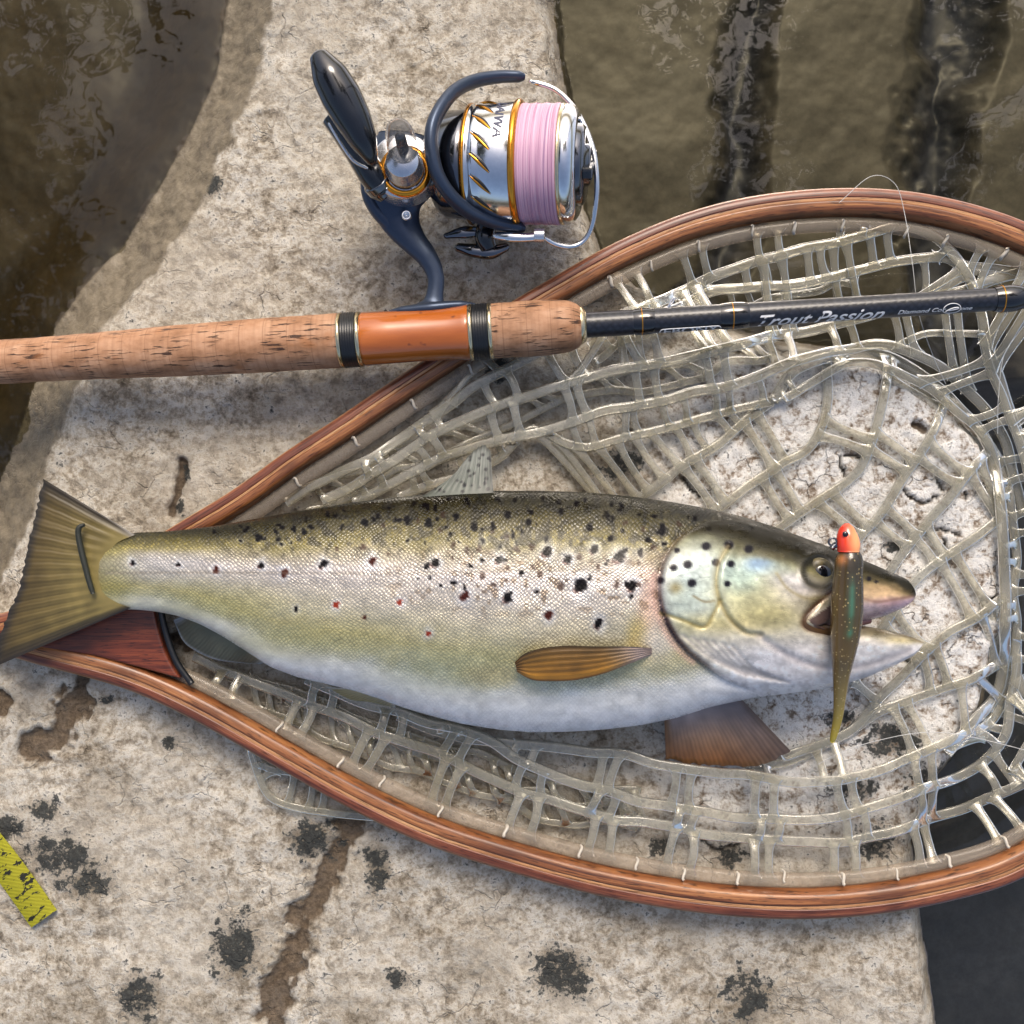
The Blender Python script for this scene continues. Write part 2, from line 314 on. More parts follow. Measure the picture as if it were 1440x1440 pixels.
M_CHROME = plain('chrome', (.72, .73, .75), .14, 1.0); M_DCHR = plain('dark_chrome', (.16, .165, .18), .12, 1.0); M_SILV = plain('silver_satin', (.62, .63, .66), .25, .9)
m = Mat('clear_plastic'); gl = m.n('BsdfTransparent', {'Color': (.80, .80, .80, 1)}).outputs[0]; pb = m.pbr((.16, .155, .15), .08, 0, .6)
M_CLEAR = m.done(m.n('MixShader', {0: m.ramp(m.n('LayerWeight', {'Blend': .45}).outputs['Facing'], [(.0, .28), (1.0, .85)]), 1: gl, 2: pb}).outputs[0])
m = Mat('pink_braid'); u = m.n('UVMap').outputs[0]
wr = m.noise(m.n('Mapping', {'Vector': u, 'Scale': (900, 8, 1)}).outputs[0], 1.0, 3, .6, .2); wr2 = m.noise(m.n('Mapping', {'Vector': u, 'Scale': (330, 5, 1), 'Location': (2, 0, 0)}).outputs[0], 1.0, 2)
c = m.ramp(wr, [(.3, (.36, .17, .28)), (.5, (.60, .36, .48)), (.7, (.68, .46, .56))]); c = m.mix(m.ramp(wr2, [(.60, 0.0), (.66, .65)]), c, (.20, .10, .22))
M_LINE = m.done(m.pbr(c, .5, 0, .4, m.bump(wr, .6, .0006)))
m = Mat('lure_body'); ob = m.obj(1, 1, 1); gl_ = m.n('TexVoronoi', {'Vector': ob, 'Scale': 900.0}); sp = m.n('SeparateColor', {0: gl_.outputs['Color']})
pk = m.math('MULTIPLY', m.ramp(sp.outputs[0], [(.86, 0.0), (.88, 1.0)]), m.ramp(gl_.outputs['Distance'], [(.3, 1.0), (.5, 0.0)]))
c = m.mix(m.math('MULTIPLY', pk, .5), m.at('Col', True), (.50, .38, .16))
M_LURE = m.done(m.pbr(c, .24, 0, .5, m.bump(m.noise(ob, 500, 2), .3, .0006), **{'Coat Weight': .4, 'Coat Roughness': .1}))
m = Mat('lure_head'); M_LHEAD = m.done(m.pbr(m.at('Col', True), .22, 0, .5, **{'Coat Weight': .5}))
M_TWIG = plain('twig', (.018, .020, .013), .45)
m = Mat('yellow_strap'); u = m.n('UVMap').outputs[0]
we = m.n('TexWave', {'Vector': m.n('Mapping', {'Vector': u, 'Scale': (900, 900, 1)}).outputs[0], 'Scale': .5}, bands_direction='DIAGONAL')
bl = m.noise(m.n('Mapping', {'Vector': u, 'Scale': (190, 120, 1)}).outputs[0], 1.0, 3, .7)
c = m.mix(m.ramp(bl, [(.55, 0.0), (.59, 1.0)]), m.ramp(we.outputs['Fac'], [(.2, (.20, .185, .006)), (.7, (.42, .40, .02))]), (.012, .013, .01))
M_STRAP = m.done(m.pbr(c, .7, 0, .3, m.bump(we.outputs['Fac'], .5, .0006)))
m = Mat('monofilament'); M_MONO = m.done(m.n('MixShader', {0: .45, 1: m.n('BsdfTransparent').outputs[0], 2: m.pbr((.7, .7, .68), .2)}).outputs[0])
m = Mat('leaf'); M_LEAF = m.done(m.pbr(m.ramp(m.noise(m.obj(1, 1, 1), 3, 2), [(.3, (.03, .06, .012)), (.7, (.08, .13, .03))]), .5)); M_BARK = plain('bark', (.06, .045, .03), .8)

# ------------------------------------------------------------------ the rock, the water and the river bed
ROCKPOLY = [(345, -420), (330, -150), (292, 90), (250, 180), (200, 265), (160, 330), (100, 395), (58, 455), (20, 560), (-8, 640), (-70, 800), (-190, 1000), (-380, 1200), (-420, 1900),
            (1400, 1900), (1350, 1600), (1330, 1450), (1310, 1300), (1298, 1195), (1330, 1110), (1400, 1005), (1432, 880), (1434, 700), (1402, 608), (1330, 540), (1230, 486), (1100, 470), (990, 440),
            (900, 395), (850, 345), (822, 270), (812, 180), (790, 60), (770, -150), (760, -420)]
MOSS = [(440, 1180, 40, 30), (530, 1222, 22, 42), (85, 1205, 58, 34), (60, 1135, 24, 20), (20, 1160, 26, 18), (120, 1240, 45, 22), (868, 655, 34, 26), (1252, 1042, 42, 30), (1205, 1108, 34, 24), (1232, 1186, 32, 30),
        (1310, 1100, 46, 26), (1022, 1205, 24, 24), (932, 1185, 20, 18), (240, 1046, 13, 12), (1180, 1010, 26, 14), (300, 262, 16, 22), (700, 520, 22, 20), (1262, 768, 24, 8), (640, 530, 16, 18), (330, 1330, 40, 50), (790, 1370, 46, 40), (200, 1400, 30, 40), (1050, 1400, 36, 46), (255, 715, 9, 14), (262, 668, 7, 12), (150, 985, 14, 9), (560, 1375, 24, 16)]
PITS = [([(112, 955), (106, 995), (75, 1040), (45, 1052)], 26), ([(498, 1160), (470, 1205), (440, 1275), (400, 1360), (380, 1460)], 30), ([(258, 655), (252, 680), (247, 700), (238, 722)], 11), ([(205, 880), (260, 905)], 16), ([(0, 975), (8, 1000)], 12), ([(1288, 598), (1302, 604)], 7)]
CRACKS = [[(1292, 651), (1303, 657), (1315, 660), (1320, 676), (1328, 690)], [(1272, 690), (1284, 700), (1298, 708), (1318, 700)], [(1181, 642), (1184, 656), (1188, 668)], [(1188, 640), (1211, 642)], [(1107, 527), (1106, 545)],
          [(1101, 642), (1110, 634)], [(1357, 690), (1360, 700)], [(1328, 760), (1334, 776)], [(1302, 742), (1340, 748), (1350, 752)], [(1385, 842), (1400, 860), (1402, 868)], [(1380, 845), (1404, 842)], [(960, 672), (975, 690), (990, 700)], [(1268, 920), (1290, 940)], [(985, 1180), (1010, 1195), (1040, 1188)], [(870, 1110), (905, 1128)]]
def rock_z(px, py, full=False):
    px = np.asarray(px, float); py = np.asarray(py, float)
    ins = inside(px, py, ROCKPOLY); d = segdist(px, py, ROCKPOLY + ROCKPOLY[:1]); d = np.where(ins, d, -d)
    d = d + (fbm(px / 40, py / 40, 3) - .5) * 16 * np.clip(np.abs(d) / 10, .25, 1)
    left = sstep(760, 600, px) * sstep(900, 800, np.minimum(py, px * 0 + 5000) * 0 + px)
    wl = 1 - sstep(500, 640, px)
    shore = -.020 + .021 * (wl * sstep(-5, 105, d) + (1 - wl) * sstep(-6, 34, d))
    deep_l = -.021 - .045 * sstep(0, 170, -d); 
    cx_ = px + (fbm(px / 90, py / 90, 12) - .5) * 70
    ch = np.minimum(segdist(cx_, py, [(1100, -400), (1085, 0), (1072, 180), (1055, 300), (1000, 400), (960, 440)]) / 26, segdist(cx_, py, [(1420, -400), (1390, 0), (1365, 180), (1350, 300), (1385, 440), (1450, 560), (1480, 700), (1470, 900), (1400, 1100), (1420, 1300), (1450, 1700)]) / 40)
    ch = ch + (fbm(px / 60, py / 60, 9) - .5) * 1.1
    shelf = -.046 - .022 * (1 - sstep(.0, 1.9, ch)); shelf = np.where(px > 1290, np.where(py > 520, -.09, shelf), shelf)
    deep_r = np.maximum(-.021 - .1 * sstep(0, 40, -d), shelf); deep_r = np.where(d < -40, shelf, deep_r)
    z = np.where(d > 0, shore, wl * deep_l + (1 - wl) * deep_r)
    z = z + (fbm(px / 190, py / 190, 11) - .5) * .006 + ((fbm(px / 55, py / 55, 15) - .5) * .0035 + (fbm(px / 14, py / 14, 19, 3) - .5) * .0022) * (1 - .8 * sstep(0, 14, -d))
    pit = 0 * px
    for pl, wd in PITS: pit = np.maximum(pit, 1 - sstep(wd * .3, wd * 1.15, segdist(px, py, pl) + (fbm(px / 17, py / 17, 23) - .5) * wd * 1.8))
    z = z - .0045 * pit
    crk = 0 * px
    for pl in CRACKS: crk = np.maximum(crk, 1 - sstep(1.2, 3.2, segdist(px + (vn(px / 6, py / 6, 30) - .5) * 5, py + (vn(px / 6, py / 6, 31) - .5) * 5, pl)))
    z = z - .0025 * crk
    if not full: return z
    moss = 0 * px
    for mx, my, rx, ry in MOSS: moss = np.maximum(moss, 1 - sstep(.2, 1.5, np.hypot((px - mx) / rx, (py - my) / ry) + (fbm(px / 16, py / 16, 28) - .5) * 1.1))
    n = (fbm(px / 22, py / 22, 27) - .5)
    wet = wl * (1 - sstep(70, 80, d + n * 30)) + (1 - wl) * (1 - sstep(4, 14, d))
    white = sstep(860, 1000, px) * sstep(440, 560, py) * (1 - sstep(1090, 1240, py)) 
    under = 1 - sstep(-3, 3, d)
    cl = np.array([.030, .0185, .005]); cs = np.array([.070, .062, .048]); csky = np.array([.038, .042, .058])  # last one: slate sky reflection painted into the channel and deep-water bottom
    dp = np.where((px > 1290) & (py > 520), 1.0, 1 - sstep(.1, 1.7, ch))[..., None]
    bot = wl[..., None] * cl + (1 - wl[..., None]) * (cs * (1 - dp) + csky * dp)
    return z, dict(wet=wet, moss=moss, white=white, under=under, brown=pit, crack=crk), bot
gx = np.arange(-230, 1671, 3.2); gy = np.arange(-230, 1671, 3.2)
GX, GY = np.meshgrid(gx, gy, indexing='ij')
z, att, bot = rock_z(GX, GY, True)
s0 = K * CZ / D
V = np.stack([(GX - 720) * s0, (720 - GY) * s0, z], -1)
mb = MB(); mb.grid(V, flip=True); rock = mb.build('rock', M_ROCK); rock['kind'] = 'structure'
for k_, a_ in att.items(): fattr(rock, k_, a_)
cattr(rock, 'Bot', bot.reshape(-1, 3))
mb = MB(); q = np.linspace(-20, 20, 81); A, B = np.meshgrid(q, q, indexing='ij'); mb.grid(np.stack([A, B, -.135 - .02 * vn(A * 3, B * 3, 5)], -1), flip=True)
bed = mb.build('riverbed', M_BED); bed['kind'] = 'structure'
mb = MB(); q = np.linspace(-20, 20, 3); A, B = np.meshgrid(q, q, indexing='ij'); mb.grid(np.stack([A, B, 0 * A - .020], -1), flip=True)
wat = mb.build('water', M_WATER); wat['kind'] = 'structure'

# ------------------------------------------------------------------ the trout
TOP = [(128, 765), (150, 756), (190, 749), (240, 747), (300, 740), (340, 733), (400, 722), (460, 712), (520, 703), (580, 697), (640, 692), (700, 690), (760, 690), (820, 692), (880, 697), (940, 705), (990, 714), (1040, 725), (1090, 741), (1130, 756), (1170, 770), (1210, 786), (1250, 803), (1275, 814), (1288, 822), (1300, 830)]
BOT = [(128, 858), (150, 857), (190, 857), (220, 860), (250, 866), (280, 877), (310, 893), (340, 912), (380, 938), (420, 953), (460, 962), (500, 972), (540, 985), (560, 993), (600, 1005), (650, 1018), (700, 1026), (750, 1030), (800, 1029), (850, 1026), (900, 1020), (950, 1010), (1000, 994), (1060, 981), (1110, 975), (1170, 967), (1220, 952), (1260, 935), (1290, 919), (1299, 908)]
def tab(T):
    T = np.array(T, float); xs = np.arange(128, 1300.5, 1.0); y = np.interp(xs, T[:, 0], T[:, 1]); k = np.hanning(31); k /= k.sum()
    ys = np.convolve(np.r_[np.full(15, y[0]) + (np.arange(15) - 15) * (y[1] - y[0]), y, np.full(15, y[-1]) + (np.arange(15) + 1) * (y[-1] - y[-2])], k, 'valid')
    return lambda x: np.interp(x, xs, ys)
ftop, fbot = tab(TOP), tab(BOT)
HH = np.array([(128, 3.5), (150, 6), (190, 10), (300, 17), (450, 27), (600, 33), (750, 36), (900, 36), (1000, 34), (1080, 31), (1150, 26), (1210, 19), (1260, 12), (1286, 6), (1300, 3)], float)
fh = lambda x: np.interp(x, HH[:, 0], HH[:, 1]) * .001
ZC = .040
fzc = lambda x: ZC - .002 * sstep(300, 128, x)
XS = 1148.0
GILL = [(992, 733), (962, 752), (940, 778), (928, 812), (929, 845), (941, 880), (960, 908), (985, 930), (1020, 955), (1060, 972)]
GILLC = cr(GILL, 60).tolist()
PREO = cr([(1024, 768), (1010, 795), (1008, 830), (1022, 865), (1045, 888), (1070, 893)], 30).tolist()
OPLN = cr([(930, 862), (960, 872), (990, 882), (1004, 862), (1012, 845)], 24).tolist()
MAXL = cr([(1175, 826), (1150, 848), (1132, 868), (1134, 882), (1165, 890)], 24).tolist()
RAYS = [cr([(960 + 14 * i, 893 + 3 * i), (1000 + 12 * i, 925 + 3 * i), (1050 + 12 * i, 950 + 2 * i)], 16).tolist() for i in range(6)]
JAWL = cr([(1068, 895), (1110, 922), (1160, 938), (1215, 936), (1280, 915)], 30).tolist()
gx_ = np.array([p[0] for p in GILLC]); gy_ = np.array([p[1] for p in GILLC])
def head_side(px, py):                       # px distance ahead of the gill edge (>0 on the head)
    o = np.argsort(gy_); return px - np.interp(py, gy_[o], gx_[o], left=1010, right=1060)
def relief(px, py):
    d = segdist(px, py, GILLC); hs = head_side(px, py) > 0; act = sstep(700, 740, py) * (1 - sstep(960, 975, py))
    r = np.where(hs, .0024 * (1 - np.exp(-d / 4)) , -.0030 * np.exp(-d / 12)) * act
    r = r - .0016 * np.exp(-(segdist(px, py, PREO) / 4) ** 2) + .0009 * np.exp(-(segdist(px - 9, py, PREO) / 6) ** 2) - .0011 * np.exp(-(segdist(px, py, OPLN) / 3.5) ** 2) - .0018 * np.exp(-(segdist(px, py, MAXL) / 5) ** 2)
    for q_ in RAYS: r = r - .0008 * np.exp(-(segdist(px, py, q_) / 2.8) ** 2)
    r = r - .0011 * np.exp(-(segdist(px, py, JAWL) / 6) ** 2)
    e = np.hypot(px - 1152, py - 803); r = r - .0022 * np.exp(-(e / 19) ** 4) + .0010 * np.exp(-((e - 25) / 5) ** 2)
    r = r + .0026 * (fbm(px / 95, py / 75, 40) - .5) + .0004 * (fbm(px / 14, py / 14, 42) - .5)
    return r
def body_z(px, py):                          # height of the fish's upper flank
    px = np.asarray(px, float); py = np.asarray(py, float); t, b = ftop(px), fbot(px)
    c = np.clip((2 * py - t - b) / (b - t), -1, 1); prof = np.maximum(1 - np.abs(c) ** 2.15, 0) ** .56
    return fzc(px) + fh(px) * prof + relief(px, py) * sstep(0, .35, prof)
NR, MR = 200, 0
rows = np.linspace(0, np.pi, NR + 1); rv = (1 - np.cos(rows)) / 2
xs_body = np.r_[np.linspace(128, XS, 392)]; ysl = 880.0
mrow = int(np.argmin(np.abs(rv - (ysl - ftop(XS)) / (fbot(XS) - ftop(XS)))))
SU = np.array([(XS, 880), (1212, 875), (1240, 868), (1262, 859), (1280, 850), (1290, 845)], float); SLW = np.array([(XS, 880), (1180, 885), (1212, 880), (1240, 884), (1275, 893), (1300, 902)], float)
def wedge(x): return sstep(XS, XS + 55, x)
def build_trout():
    root = thing('trout', 'brown trout with black spots lying on its side in the landing net, mouth open', 'fish')
    V = []; F = []; X = []; Y = []
    nb_ = 40; brow = np.linspace(0, np.pi, nb_ + 1)
    def zs(px, py, edge=None, wcol=0.0):
        z = body_z(px, py)
        if edge is not None:
            wd = 26 * wcol + .5; s_ = np.clip(np.abs(py - edge) / wd, 0, 1); f = np.sqrt(np.maximum(1 - (1 - s_) ** 2, 0)); f = 1 - (1 - f) * sstep(0, .35, wcol)
            z = fzc(px) + (z - fzc(px)) * f
        return z
    # columns of body
    cols_t = []; cols_b = []
    def addv(p, px, py):
        k = len(V); V.extend(p.tolist()); X.extend(np.broadcast_to(px, (len(p),)).tolist()); Y.extend(np.broadcast_to(py, (len(p),)).tolist()); return list(range(k, k + len(p)))
    def column(x, y0, y1, nrow, rr, edge_lo=None, edge_hi=None, wcol=0, rvx=None):
        vv = rvx; py = y0 + (y1 - y0) * vv; px = np.full_like(py, x)
        z = zs(px, py)
        for e in (edge_lo, edge_hi):
            if e is not None: z = np.minimum(z, zs(px, py, e, wcol))
        z[0] = z[0] if edge_hi is not None and False else z[0]
        return px, py, z
    for x in xs_body:
        py = ftop(x) + (fbot(x) - ftop(x)) * rv; px = np.full_like(py, x)
        cols_t.append(addv(P(px, py, body_z(px, py)), px, py))
        pyb = ftop(x) + (fbot(x) - ftop(x)) * (1 - np.cos(brow)) / 2
        zb = fzc(x) - np.minimum(fh(x) * np.sin(brow) ** .8, fzc(x) - .003)
        ids = addv(P(np.full(nb_ - 1, x), pyb[1:-1], zb[1:-1]), x, pyb[1:-1]); cols_b.append([cols_t[-1][0]] + ids + [cols_t[-1][-1]])
    for a, b in zip(cols_t[:-1], cols_t[1:]):
        for j in range(NR): F.append((a[j], a[j + 1], b[j + 1], b[j]))
    for a, b in zip(cols_b[:-1], cols_b[1:]):
        for j in range(nb_): F.append((a[j], b[j], b[j + 1], a[j + 1]))
    # two jaws grow out of the last column
    last = cols_t[-1]; lastb = cols_b[-1]; mb_ = int(round((1 - 0) * nb_ * rows[mrow] / np.pi))
    def jaw(r0, r1, b0, b1, xend, up):
        n = 54; pt = last[r0:r1 + 1]; pb = lastb[b0:b1 + 1]; fr_ = (rv[r0:r1 + 1] - rv[r0]) / (rv[r1] - rv[r0]); fb_ = np.linspace(0, 1, len(pb))
        for i in range(1, n + 1):
            u_ = i / n; x = XS + (xend - XS) * (1 - (1 - u_) ** 1.25)
            ya, yb = (ftop(x), np.interp(x, SU[:, 0], SU[:, 1])) if up else (np.interp(x, SLW[:, 0], SLW[:, 1]), fbot(x))
            tp = math.sqrt(max(1 - max((x - (xend - 15)) / 15, 0) ** 2, .0025)); mid_ = (ya + yb) / 2 + (2 if up else -3) * (1 - tp); hf = (yb - ya) / 2 * tp; ya, yb = mid_ - hf, mid_ + hf
            if yb < ya + 1: ya = yb = (ya + yb) / 2; yb += .5; ya -= .5
            py = ya + (yb - ya) * fr_; px = np.full_like(py, x); e = yb if up else ya; wc = wedge(x)
            zz = zs(px, py, e, wc); hlf = (yb - ya) / 2; cc = np.clip((py - (ya + yb) / 2) / hlf, -1, 1)
            tipf = np.clip((xend - x) / 26, 0, 1) ** .5
            zz = fzc(x) + (zz - fzc(x)) * (.25 + .75 * tipf)
            ct = addv(P(px, py, zz), px, py)
            pyb = ya + (yb - ya) * fb_; zb = fzc(x) - np.minimum(fh(x) * np.sin(np.pi * (fb_ * .98 + .01)) ** .8 * (.25 + .75 * tipf), fzc(x) - .003)
            ids = addv(P(np.full(len(pb) - 2, x), pyb[1:-1], zb[1:-1]), x, pyb[1:-1]); cb = [ct[0]] + ids + [ct[-1]]
            for j in range(len(ct) - 1): F.append((pt[j], pt[j + 1], ct[j + 1], ct[j]))
            for j in range(len(cb) - 1): F.append((pb[j], cb[j], cb[j + 1], pb[j + 1]))
            pt, pb = ct, cb
        F.append(tuple(pt + pb[-2:0:-1]))
    jaw(0, mrow, 0, mb_, 1288, True); jaw(mrow, NR, mb_, nb_, 1299, False)
    V_ = np.array(V); X = np.array(X); Y = np.array(Y)
    me = bpy.data.meshes.new('body'); me.from_pydata(V, [], F); me.polygons.foreach_set('use_smooth', [True] * len(me.polygons)); me.materials.append(M_SKIN)
    l = me.uv_layers.new(name='UVMap'); idx = np.empty(len(me.loops), int); me.loops.foreach_get('vertex_index', idx)
    # v runs along the girth so that scales keep their size round the flank
    l.data.foreach_set('uv', np.stack([X, Y], -1)[idx].ravel().astype(np.float32))
    body = bpy.data.objects.new('body', me); COL.objects.link(body); body.parent = root
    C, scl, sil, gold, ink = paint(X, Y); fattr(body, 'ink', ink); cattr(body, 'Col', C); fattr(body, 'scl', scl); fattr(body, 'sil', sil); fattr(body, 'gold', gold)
    return root
SPOTS = [  # x, y, radius, kind (d dark, r red-brown, b brown speck), halo
 (186,791,4,'d',1),(251,793,3,'d',1),(305,801,5,'r',1),(368,795,5,'d',1),(400,806,5,'r',1),(455,794,6,'d',1),(415,857,4,'d',0),(473,851,4.5,'R',1),(302,748,3,'d',0),(346,744,4,'d',0),(386,747,3.5,'d',0),(437,741,4,'d',0),
 (513,734,5.5,'d',0),(556,731,4.5,'d',0),(573,732,6,'d',0),(602,736,6,'d',0),(641,727,5.5,'d',0),(667,741,6,'d',0),(600,711,5,'d',0),(613,715,4,'d',0),(632,701,4,'d',0),(657,702,4,'d',0),(713,724,5.5,'d',0),(743,735,5.5,'d',0),
 (700,702,4,'d',0),(789,718,5.5,'d',0),(829,742,6.5,'d',0),(763,700,3.5,'d',0),(510,769,5,'b',0),(545,779,3,'b',0),(473,772,3,'b',0),(523,789,6,'r',1),(612,791,6.5,'d',1),(637,766,4.5,'b',0),(656,773,4.5,'b',0),(674,771,5,'b',0),
 (693,747,4,'b',0),(712,753,4,'b',0),(618,746,4,'b',0),(702,787,6,'d',1),(677,809,5,'b',0),(727,772,5,'b',0),(747,768,5,'b',0),(733,805,5,'d',0),(769,776,7.5,'d',1),(799,786,7,'d',1),(836,772,6.5,'d',1),(871,783,8.5,'d',1),
 (715,801,4,'b',0),(695,823,4,'b',0),(749,797,4,'b',0),(789,825,6,'b',0),(817,822,9.5,'d',1),(653,838,7,'r',1),(714,839,7.5,'d',1),(771,865,6,'r',1),(842,876,7,'d',1),(867,824,4.5,'b',0),(842,797,4.5,'b',0),(563,847,4,'R',1),
 (602,890,4.5,'R',1),(514,868,4,'r',0),(858,758,4.5,'d',0),(815,783,4,'b',0),(588,733,3.5,'b',0),(623,724,4,'b',0),(538,738,3.5,'b',0),(930,745,7.5,'d',0),(978,729,4,'d',0),(873,781,6,'d',0),(900,777,6,'d',0),(955,737,5,'b',0),
 (889,823,7.5,'d',1),(918,770,4,'b',0),(905,745,4,'b',0),(880,735,4,'b',0),(850,722,4,'d',0),(810,708,3.5,'d',0),(889,838,4,'d',0)]
SPOTS += [(float(x), float(ftop(x) + (fbot(x) - ftop(x)) * random.uniform(.03, .22)), random.uniform(2.2, 4.3), 'd', 0) for x in rng.uniform(330, 970, 60)]
SPOTS += [(float(x), float(ftop(x) + (fbot(x) - ftop(x)) * random.uniform(.22, .42)), random.uniform(2.4, 4.4), random.choice('ddb'), 0) for x in rng.uniform(560, 915, 26)]
HSPOTS = [(1222,814,3.6),(1232,818,2.6),(1120,770,3),(1165,782,3),(967,794,6),(947,798,5),(993,768,6),(1025,766,6.5),(1053,772,6),(973,820,6),(1007,791,5.5),(1028,793,5),(1023,821,4.5),(952,774,4),(929,816,5),(997,743,4),(1057,743,3)]
BLOBS = [  # head and flank colours: x, y, rx, ry, colour, strength
 (985,820,60,70,(200,214,212),.95),(955,850,30,40,(178,190,176),.6),(1050,840,55,50,(206,202,158),.9),(1042,808,34,26,(172,196,190),.75),(1070,792,22,12,(120,158,205),.8),(1095,800,34,12,(190,205,200),.6),
 (1090,870,50,24,(186,176,120),.7),(1000,880,60,16,(190,176,112),.6),(1005,915,60,28,(214,208,190),.8),(1100,930,110,40,(238,234,234),.95),(1210,922,95,36,(238,232,228),.95),(1270,900,30,6,(176,160,110),.5),(1240,890,50,6,(110,100,70),.7),
 (1235,834,56,20,(196,168,132),.9),(1225,856,40,10,(196,178,184),.85),(1262,848,34,8,(214,176,178),.85),(1150,845,30,12,(150,140,100),.6),(1140,778,30,10,(150,160,185),.6),(1115,815,30,10,(200,200,205),.6),
 (1010,740,60,12,(78,72,44),.8),(1100,765,70,18,(74,70,46),.9),(1190,793,60,9,(72,68,44),.9),(1250,812,44,7,(74,68,42),.8),(1090,780,30,8,(120,112,80),.6),
 (925,770,12,30,(150,140,120),.4),(912,850,15,55,(226,196,178),.85),(897,895,16,26,(196,176,110),.8),(925,905,28,24,(222,214,204),.8),(640,940,110,34,(168,172,138),.55),(690,950,40,16,(184,172,132),.5),
 (300,850,120,26,(182,176,120),.5),(430,900,140,26,(186,180,128),.55),(230,760,70,12,(120,112,58),.6),(150,810,40,60,(150,142,80),.65),(220,795,90,22,(198,196,196),.55)]
def paint(X, Y):
    t, b = ftop(X), fbot(X); v = np.clip((Y - t) / (b - t), 0, 1)
    n = fbm(X / 26, Y / 16, 44); vj = np.clip(v + (n - .5) * .07, 0, 1)
    stops = np.array([(0, 52, 50, 30), (.06, 68, 64, 38), (.13, 98, 91, 54), (.20, 128, 120, 78), (.27, 165, 158, 142), (.36, 196, 190, 188), (.48, 198, 192, 184), (.60, 196, 190, 168), (.70, 190, 182, 142), (.78, 202, 198, 172), (.85, 228, 227, 222), (.93, 240, 240, 240), (1, 236, 236, 238)], float)
    C = np.stack([np.interp(vj, stops[:, 0], stops[:, k]) for k in (1, 2, 3)], -1)
    hs = head_side(X, Y); headm = sstep(-4, 4, hs)
    for x, y, rx, ry, c, s in BLOBS:
        g = np.exp(-(((X - x) / rx) ** 2 + ((Y - y) / ry) ** 2) ** 1.3) * s
        if x > 935: g = g * headm
        C = C * (1 - g[:, None]) + np.array(c, float) * g[:, None]
    C = C * (1 + (fbm(X / 9, Y / 9, 50) - .5)[:, None] * .16)
    # vermiculated speckle along the back
    jx = X + (fbm(X / 7, Y / 7, 52) - .5) * 8; jy = Y + (fbm(X / 7, Y / 7, 55) - .5) * 8
    sp = sstep(.60, .70, vn(X / 7.5, Y / 7.5, 58)) * (1 - sstep(.20, .34, v)) * (1 - headm) * sstep(220, 420, X)
    C = C * (1 - .34 * sp[:, None])
    sp = sstep(.74, .80, vn(X / 8.5, Y / 8, 60)) * sstep(.22, .3, v) * (1 - sstep(.42, .58, v)) * (1 - headm) * sstep(420, 700, X)
    C = C * (1 - sp[:, None] * .5) + np.array((104, 84, 64)) * sp[:, None] * .5
    kc = {'d': (20, 18, 22), 'r': (70, 32, 26), 'R': (142, 56, 40), 'b': (66, 48, 40)}
    C = C * (1 - .30 * (1 - sstep(.03, .22, v)))[:, None]
    C = C * (1 + headm * (fbm(X / 5, Y / 5, 46) - .5) * .30 + headm * (fbm(X / 24, Y / 14, 53) - .5) * .22)[:, None]
    halo = 0 * X; ink = 0 * X
    for x, y, r, k, h in SPOTS:
        if h: halo = np.maximum(halo, np.exp(-((np.hypot((jx - x) / .82, jy - y) / (r * 2.1)) ** 3)))
        elif k == 'd' and y > 760: halo = np.maximum(halo, .5 * np.exp(-((np.hypot(jx - x, jy - y) / (r * 1.9)) ** 4)))
    C = C * (1 - .62 * halo[:, None]) + np.array((222, 226, 236)) * .62 * halo[:, None]
    for x, y, r, k, h in SPOTS:
        r = r * 1.16
        g = 1 - sstep(.68, 1.12, np.hypot((jx - x) / .86, jy - y) / r); a = {'b': .7}.get(k, .97); ink = np.maximum(ink, g * a)
        if h and k in 'd': 
            g2 = 1 - sstep(.5, 1.1, np.hypot(jx - x + r * .3, jy - y - r * .5) / (r * .8)); C = C * (1 - .6 * g2[:, None]) + np.array((74, 34, 26)) * .6 * g2[:, None]
        C = C * (1 - a * g[:, None]) + np.array(kc[k], float) * a * g[:, None]
    for x, y, r in HSPOTS:
        r = r * 1.12; ink = np.maximum(ink, .9 * (1 - sstep(.6, 1.15, np.hypot((X - x) / 1.1, Y - y) / r)))
        g = 1 - sstep(.6, 1.15, np.hypot((X - x) / 1.1, Y - y) / r); C = C * (1 - .9 * g[:, None]) + np.array((26, 24, 34)) * .9 * g[:, None]
    g = np.exp(-(((X - 950) / 9) ** 2 + ((Y - 827) / 8) ** 2)) * .6; C = C * (1 - g[:, None]) + np.array((150, 128, 70)) * g[:, None]
    def line(pl, wd, c, s):
        nonlocal C
        g = np.exp(-(segdist(X, Y, pl) / wd) ** 2) * s; C = C * (1 - g[:, None]) + np.array(c, float) * g[:, None]
    ya = np.clip((Y - 830) / 120, 0, 1)
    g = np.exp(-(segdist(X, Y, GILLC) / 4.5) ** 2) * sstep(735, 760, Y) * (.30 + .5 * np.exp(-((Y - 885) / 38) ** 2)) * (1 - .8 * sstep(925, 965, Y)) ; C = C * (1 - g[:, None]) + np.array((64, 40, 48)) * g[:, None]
    line([(p[0] - 9, p[1] + 2) for p in GILLC[18:44]], 5, (222, 184, 170), .6)
    line(PREO, 3.2, (166, 148, 98), .6); line([(p[0] - 5, p[1]) for p in PREO], 2.5, (222, 214, 186), .4); line(OPLN, 2.6, (160, 142, 84), .6)
    line(cr([(975, 838), (990, 846), (1004, 845)], 10).tolist(), 1.6, (130, 110, 70), .6)
    for q_ in RAYS: line(q_, 2.0, (186, 178, 172), .55)
    line(JAWL, 5, (186, 178, 178), .5)
    line(MAXL, 4, (78, 50, 34), .8)
    ip = inside(X, Y, [(1137, 872), (1176, 846), (1215, 862), (1215, 884), (1150, 886)]) * .75; C = C * (1 - ip[:, None]) + np.array((84, 62, 60)) * ip[:, None]
